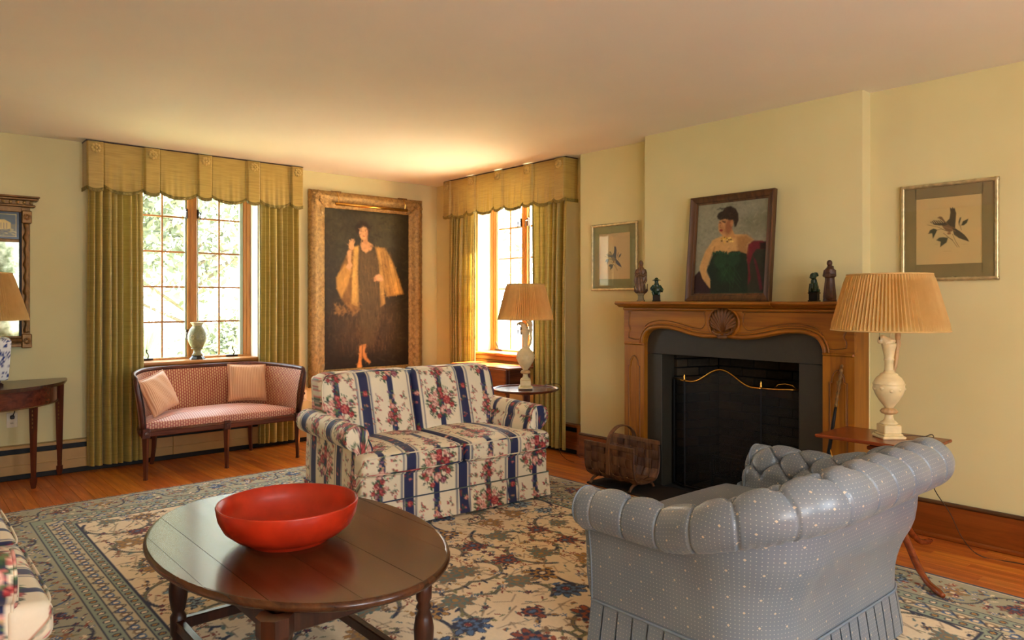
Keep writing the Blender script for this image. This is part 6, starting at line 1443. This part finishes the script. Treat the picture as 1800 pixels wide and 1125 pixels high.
q = MB(); q.bbox(-0.211, 0.211, -0.055, 0, 0.02, 0.045); q.tube([(-0.21, -0.05, 0.07), (0.21, -0.05, 0.07)], 0.020, 10); q.bbox(-0.211, 0.211, -0.045, 0, 0.09, 0.105); q.build('bottom_rail', 'dark_gilt_mirror', mr)
q = MB(); q.bbox(-0.211, 0.211, -0.05, 0, 1.075, 1.12); q.build('frieze', 'dark_gilt_mirror', mr)
q = MB(); q.bbox(-0.30, 0.30, -0.080, 0, 1.115, 1.135, 0.006); q.bbox(-0.318, 0.318, -0.10, 0, 1.165, 1.185, 0.006); q.bbox(-0.327, 0.327, -0.108, 0, 1.185, 1.200, 0.005); q.bbox(-0.285, 0.285, -0.07, 0, 1.135, 1.165, 0.002); q.build('cornice', 'dark_gilt_mirror', mr)
for k in range(13): x = -0.27+0.045*k; MB().ellip((x, -0.082, 1.150), (0.012, 0.012, 0.012), 10, 6).build('ball', 'gilt', mr, smooth=True)
MB().bbox(-0.212, 0.212, -0.036, -0.03, 0.838, 0.862, 0.003).build('divider', 'dark_gilt_mirror', mr)
MB().box(-0.212, 0.212, -0.034, -0.031, 0.105, 0.840).build('mirror_glass', 'mirror_glass', mr)
for x in (-0.205, 0.205): MB().bbox(x-0.009, x+0.009, -0.042, -0.03, 0.10, 1.075, 0.003).build('inner_bead', 'iron', mr)
c = Cv(0.40, 0.21, 0.0035, (20, 22, 16)); c.poly([(0.03, 0.025), (0.37, 0.025), (0.37, 0.185), (0.03, 0.185)], (60, 66, 50), 0.001)
c.poly([(0.03, 0.10), (0.15, 0.085), (0.37, 0.095), (0.37, 0.185), (0.03, 0.185)], (110, 96, 30), 0.004); c.poly([(0.12, 0.12), (0.16, 0.07), (0.30, 0.062), (0.34, 0.085), (0.34, 0.135), (0.12, 0.145)], (196, 164, 58), 0.002)
for k in range(9): c.line([(0.17+k*0.018, 0.088), (0.17+k*0.018, 0.13)], 0.004, (70, 56, 20))
for _ in range(60): c.ell(rp.uniform(0.03, 0.37), rp.uniform(0.13, 0.18), 0.012, 0.005, rp.choice([(150, 130, 40), (60, 54, 20), (190, 160, 60)]), rp.random(), 0.4, 0.7)
for l in ([(0.026, 0.02), (0.374, 0.02)], [(0.026, 0.19), (0.374, 0.19)], [(0.026, 0.02), (0.026, 0.19)], [(0.374, 0.02), (0.374, 0.19)]): c.line(l, 0.005, (206, 176, 84))
co = canvas_obj(mr, c, 0.40, 0.21, 'glaze_paint', -0.036, 'painted_glass_panel'); co.location.z = 0.864

# ================================================================== MANTEL FIGURES
def dirl(x, y): return (x, y)
def figure(name, label, loc, rz, parts):
    t = thing(name, label, 'figurine', loc, rz)
    for nm, mat, build, vox in parts:
        m_ = MB(); build(m_); o = m_.build(nm, mat, t); 
        if vox: remesh(o, vox)
    return t
MZ = 1.3965
def mad(m):
    m.lathe([(0.028, 0.066), (0.036, 0.085), (0.034, 0.13), (0.030, 0.18), (0.034, 0.215), (0.030, 0.245), (0.016, 0.268), (0.009, 0.276)], 24, mod=lambda a, i: 1+0.12*np.cos(a*7+i))
    m.ellip((0, 0, 0.298), (0.016, 0.016, 0.022), 12, 10); m.ellip((0.0, 0.006, 0.292), (0.019, 0.015, 0.026), 12, 8)
    m.tube([(-0.028, -0.006, 0.245), (-0.038, -0.016, 0.215), (-0.022, -0.034, 0.200), (0.0, -0.034, 0.215)], [0.012, 0.011, 0.009, 0.007], 8); m.tube([(0.028, -0.006, 0.245), (0.040, -0.014, 0.218), (0.028, -0.034, 0.195), (0.006, -0.036, 0.21)], [0.012, 0.011, 0.009, 0.007], 8)
    m.tube([(-0.036, 0, 0.21), (-0.044, 0, 0.16), (-0.034, -0.01, 0.11)], [0.012, 0.011, 0.006], 8); m.tube([(0.036, 0, 0.21), (0.040, -0.01, 0.16), (0.020, -0.03, 0.12)], [0.012, 0.010, 0.006], 8)
def crescent(m):
    m.tube(smooth_curve3([(-0.050, 0, 0.120), (-0.046, 0, 0.085), (-0.025, 0, 0.066), (0.0, 0, 0.060), (0.025, 0, 0.066), (0.046, 0, 0.088), (0.050, 0, 0.135)], 4), [0.004]*4+[0.010]*6+[0.014]*5+[0.010]*6+[0.004]*4, 8)
    for k in range(5): m.ellip((-0.024+0.012*k, -0.012, 0.072+0.003*(k % 2)), (0.011, 0.009, 0.010), 8, 6)
FA = rad(-60)
figure('madonna_figurine', 'tall carved robed woman figurine on crescent base, far left of the mantel shelf', (4.45, 3.575, MZ), FA, [
    ('robed_figure', 'statue_polychrome', mad, 0.0035), ('crescent', 'statue_brown', crescent, 0.003),
    ('pedestal', 'statue_stone', lambda m: m.lathe([(0.040, 0.0), (0.040, 0.008), (0.030, 0.014), (0.026, 0.040), (0.030, 0.050), (0.036, 0.054), (0.036, 0.062)], 4, ph=PI/4), 0)])
def hatman(m):
    m.ellip((0, 0, 0.085), (0.034, 0.026, 0.040), 14, 10); m.ellip((0, 0, 0.115), (0.022, 0.020, 0.034), 12, 8); m.ellip((0, -0.004, 0.150), (0.015, 0.015, 0.019), 12, 8); m.lathe([(0.034, 0.158), (0.030, 0.162), (0.016, 0.168), (0.010, 0.178), (0.002, 0.182)], 20)
    m.tube([(-0.022, 0, 0.12), (-0.040, -0.016, 0.095), (-0.024, -0.032, 0.078)], [0.011, 0.010, 0.007], 8); m.tube([(0.022, 0, 0.12), (0.044, -0.010, 0.09), (0.040, -0.024, 0.075)], [0.011, 0.011, 0.012], 8)
    m.tube([(-0.016, -0.01, 0.07), (-0.024, -0.034, 0.068), (-0.018, -0.036, 0.045)], [0.012, 0.010, 0.007], 8); m.tube([(0.016, -0.01, 0.07), (0.024, -0.034, 0.068), (0.020, -0.036, 0.045)], [0.012, 0.010, 0.007], 8)
figure('seated_figurine', 'dark green glazed seated figurine wearing a wide hat, left end of the mantel', (4.45, 3.425, MZ), FA, [
    ('seated_body', 'statue_green', hatman, 0.003), ('block_base', 'iron', lambda m: (m.bbox(-0.026, 0.026, -0.024, 0.024, 0, 0.052, 0.003), m.bbox(-0.030, 0.030, -0.028, 0.028, 0, 0.008, 0.002)), 0)])
def lion(m):
    m.ellip((0, 0.006, 0.085), (0.026, 0.032, 0.038), 12, 10); m.ellip((0, -0.004, 0.12), (0.020, 0.020, 0.034), 12, 8); m.ellip((0, -0.018, 0.160), (0.021, 0.024, 0.022), 12, 8); m.ellip((0, -0.040, 0.150), (0.012, 0.012, 0.009), 10, 6)
    for k in range(9): a = k*0.7; m.ellip((0.020*math.cos(a), -0.002+0.012*math.sin(a), 0.165+0.012*math.sin(a*1.3)), (0.009, 0.009, 0.009), 8, 6)
    for sx in (-1, 1): m.tube([(sx*0.014, -0.016, 0.11), (sx*0.016, -0.032, 0.08), (sx*0.016, -0.036, 0.06)], [0.012, 0.009, 0.010], 8); m.ellip((sx*0.022, 0.004, 0.068), (0.013, 0.026, 0.014), 10, 8)
    m.tube([(0, 0.030, 0.07), (0, 0.042, 0.11), (0, 0.030, 0.14)], [0.010, 0.012, 0.006], 8)
figure('guardian_lion_figurine', 'small green glazed guardian lion figurine on the right part of the mantel', (4.45, 2.192, MZ), rad(-80), [
    ('lion_body', 'statue_green', lion, 0.003), ('plinth', 'iron', lambda m: (m.bbox(-0.030, 0.030, -0.036, 0.036, 0.0, 0.008, 0.002), m.bbox(-0.025, 0.025, -0.031, 0.031, 0.008, 0.054, 0.003), m.bbox(-0.030, 0.030, -0.036, 0.036, 0.050, 0.058, 0.002)), 0)])
def monk(m):
    m.lathe([(0.036, 0.012), (0.038, 0.03), (0.032, 0.09), (0.027, 0.14), (0.030, 0.175), (0.028, 0.20), (0.014, 0.217), (0.011, 0.222)], 24, mod=lambda a, i: 1+0.05*np.cos(a*9))
    m.ellip((0, -0.005, 0.238), (0.017, 0.019, 0.021), 12, 10); m.tube([(0.014*math.cos(q), 0.008+0.010*math.sin(q), 0.214) for q in np.linspace(0, PI, 8)], 0.009, 8)
    m.tube([(-0.024, 0, 0.195), (-0.030, -0.008, 0.160), (-0.012, -0.036, 0.158)], [0.013, 0.012, 0.008], 8); m.tube([(0.024, 0, 0.195), (0.030, -0.008, 0.160), (0.008, -0.036, 0.158)], [0.013, 0.012, 0.008], 8)
    m.bbox(-0.016, 0.016, -0.050, -0.034, 0.150, 0.176, 0.002); m.ellip((0, -0.018, 0.02), (0.026, 0.030, 0.012), 12, 6); m.lathe([(0.040, 0.0), (0.040, 0.012)], 20)
figure('monk_figurine', 'dark brown standing monk figurine holding a book, rightmost on the mantel', (4.45, 2.092, MZ), rad(-80), [('robed_figure', 'statue_brown', monk, 0.0032)])

# ================================================================== VASE, OUTLETS
vs = thing('lantern_vase', 'pale green pierced lantern vase on black foot, on the left window sill', 'vase', (2.205, 6.93, 0.8645))
MB().lathe([(0.070, 0), (0.066, 0.008), (0.048, 0.030), (0.044, 0.036)], 8, ph=PI/8).build('stand', 'black_plastic', vs)
MB().lathe([(0.050, 0.036), (0.036, 0.060), (0.033, 0.078), (0.038, 0.090), (0.052, 0.096), (0.052, 0.102)], 24, mod=lambda a, i: 1+0.02*np.cos(a*6)).build('foot', 'celadon', vs, smooth=True)
b_ = MB().lathe([(0.046, 0.102), (0.060, 0.122), (0.078, 0.165), (0.083, 0.200), (0.080, 0.235), (0.066, 0.275), (0.050, 0.298), (0.042, 0.305), (0.042, 0.312)], 36, mod=lambda a, i: 1+0.03*np.abs(np.cos(a*3))-0.015).build('vase_body', 'celadon', vs, smooth=True)
q = MB()
for k in range(6):
    a = (k+0.5)*PI/3+0.2
    for j in range(7): b2 = j*2*PI/7; q.ellip((0.080*math.cos(a+0.20*math.cos(b2)), 0.080*math.sin(a+0.20*math.cos(b2)), 0.205+0.018*math.sin(b2)), (0.005, 0.005, 0.005), 6, 4)
q.build('pierced_roundels', 'celadon_rim', b_, smooth=True)
MB().lathe([(0.042, 0.308), (0.050, 0.322), (0.060, 0.334), (0.058, 0.340), (0.048, 0.332), (0.038, 0.318)], 36, mod=lambda a, i: 1+0.07*np.cos(a*8)*(i in (2, 3)), cap=False).build('lip', 'celadon_rim', vs, smooth=True)
def outlet(label, loc, plug):
    t = thing('wall_outlet', label, 'outlet', loc); MB().bbox(-0.036, 0.036, -0.006, 0, -0.058, 0.058, 0.003).build('cover_plate', 'ivory_plastic', t)
    for z in (-0.024, 0.024): 
        r_ = MB().lathe([(0.016, 0), (0.015, 0.003)], 16).xf(Matrix.Translation((0, -0.006, z)) @ Matrix.Rotation(PI/2, 4, 'X')).build('socket', 'ivory_plastic', t)
        if z < 0 or not plug: q = MB(); q.box(-0.007, -0.004, -0.0098, -0.009, z-0.004, z+0.006); q.box(0.004, 0.007, -0.0098, -0.009, z-0.004, z+0.006); q.build('slot', 'black_plastic', r_)
    return t
o1 = outlet('ivory wall outlet with a black plug under the half-round table', (0.782, WB, 0.465), True)
MB().bbox(-0.014, 0.014, -0.036, -0.010, 0.010, 0.040, 0.006).build('plug', 'black_plastic', o1)
MB().tube(smooth_curve3([(0, -0.03, 0.035), (0.012, -0.045, 0.07), (0.008, -0.05, 0.12), (-0.02, -0.05, 0.17), (-0.03, -0.04, 0.26)], 5), 0.003, 6).build('cord', 'black_plastic', o1, smooth=True)
o2 = outlet('ivory wall outlet with white plug beside the tall gilt portrait', (3.205, WB, 0.45), True)
MB().bbox(-0.014, 0.014, -0.040, -0.010, -0.036, -0.010, 0.008).build('plug', 'ivory_plastic', o2); MB().ellip((0, -0.014, 0.024), (0.016, 0.010, 0.016)).build('round_plug', 'black_plastic', o2, smooth=True)
MB().tube(smooth_curve3([(0.004, -0.038, -0.022), (0.035, -0.05, -0.05), (0.075, -0.05, -0.075), (0.11, -0.04, -0.20), (0.12, -0.095, -0.40), (0.16, -0.11, -0.445)], 5), 0.003, 6).build('cord', 'ivory_plastic', o2, smooth=True)

# ================================================================== OUTSIDE
struct(MB().box(-12, 26, WB+T_+0.4, 30, -0.62, -0.45).build('lawn_ground', 'lawn'))
struct(MB().box(XR+T_+0.05, 26, -12, WB+T_+0.4, -0.62, -0.45).build('bounce_ground', 'pale_bounce_ground'))  # pale ground added to bounce sun through the window onto the ceiling
def tree(name, label, x, y, h, cr, n, ls, seed, cat='tree', zc=None, squash=0.8, leafm='leaf_pale'):
    r = np.random.default_rng(seed); t = thing(name, label, cat, (x, y, -0.45), 0, 'trees and shrubs outside'); zc = zc or h*0.62
    m_ = MB(); m_.tube([(0, 0, 0), (0.05, 0, zc*0.4), (0, 0.05, zc)], [0.10*cr/1.5, 0.07*cr/1.5, 0.04*cr/1.5], 8)
    for k in range(9):
        a = k*0.7+seed; z = zc*(0.45+0.06*k); m_.tube([(0, 0, z), (cr*0.5*math.cos(a), cr*0.5*math.sin(a), z+cr*0.25), (cr*0.85*math.cos(a), cr*0.85*math.sin(a), z+cr*0.35)], [0.035, 0.022, 0.010], 6)
    m_.build('trunk', 'bark', t, smooth=True)
    cl = r.normal(size=(26, 3)); cl /= np.linalg.norm(cl, axis=1)[:, None]; cl *= (cr*r.uniform(0.35, 0.9, 26))[:, None]; cl[:, 2] *= squash
    P = cl[r.integers(0, 26, n)]+r.normal(size=(n, 3))*cr*0.17; P[:, 2] += zc+cr*0.2; P = P[P[:, 2] > 0.1]; n = len(P)
    a = r.normal(size=(n, 3)); a /= np.linalg.norm(a, axis=1)[:, None]; b = np.cross(a, r.normal(size=(n, 3))); b /= np.linalg.norm(b, axis=1)[:, None]; L = ls*r.uniform(0.7, 1.3, (n, 1))
    V = np.stack([P-a*L, P+b*L*0.42, P+a*L, P-b*L*0.42], 1).reshape(-1, 3); me = bpy.data.meshes.new('foliage'); me.vertices.add(4*n); me.vertices.foreach_set('co', V.astype(np.float32).ravel()); me.loops.add(4*n); me.loops.foreach_set('vertex_index', np.arange(4*n, dtype=np.int32)); me.polygons.add(n); me.polygons.foreach_set('loop_start', np.arange(n, dtype=np.int32)*4); me.update(calc_edges=True)
    me.materials.append(M(leafm)); o = bpy.data.objects.new('foliage', me); COL.objects.link(o); o.parent = t; tag(o, kind='stuff'); return t
tree('garden_tree', 'pale leafy tree filling the upper panes of the left window', 3.9, 12.6, 5.6, 2.3, 9500, 0.085, 3, zc=3.2)
tree('garden_tree', 'pale leafy tree seen through the left casement of the left window', 3.0, 18.5, 5.6, 2.3, 8500, 0.09, 6, zc=2.7)
tree('garden_shrub', 'rounded shrub low behind the lantern vase, outside the left window', 3.85, 10.4, 1.8, 0.95, 5200, 0.05, 9, cat='shrub', zc=0.75)
tree('garden_shrub', 'bushy shrub low in the left casement, outside the left window', 1.9, 11.2, 1.6, 0.80, 4600, 0.05, 13, cat='shrub', zc=0.7)
tree('garden_tree', 'bright faint tree outside the right window by the corner', 10.8, 11.0, 5.0, 1.9, 1500, 0.10, 21, zc=2.9)
yu = thing('spiky_plant', 'spiky strap-leaved plant in the lower left panes of the left window', 'plant', (2.28, 9.0, -0.45), 0, None); ry = random.Random(6)
MB().tube([(0, 0, 0), (0.02, 0, 0.7), (0, 0, 1.15)], [0.07, 0.055, 0.05], 8).build('trunk', 'bark', yu, smooth=True)
m_ = MB()
for k in range(110):
    a = ry.random()*6.28; el = ry.uniform(-0.5, 1.45); L = ry.uniform(0.55, 0.85); w_ = 0.017; c0 = Vector((0, 0, 1.15)); d = Vector((math.cos(a)*math.cos(el), math.sin(a)*math.cos(el), math.sin(el))); sd_ = Vector((-math.sin(a), math.cos(a), 0))
    p1 = c0+d*L*0.5; p2 = c0+d*L+Vector((0, 0, -0.22*L*math.cos(el))); m_.add([c0-sd_*w_*0.6, c0+sd_*w_*0.6, p1+sd_*w_, p1-sd_*w_, p2], [(0, 1, 2, 3), (3, 2, 4)])
m_.build('strap_leaves', 'leaf_strap', yu, recalc=False, kind='stuff')
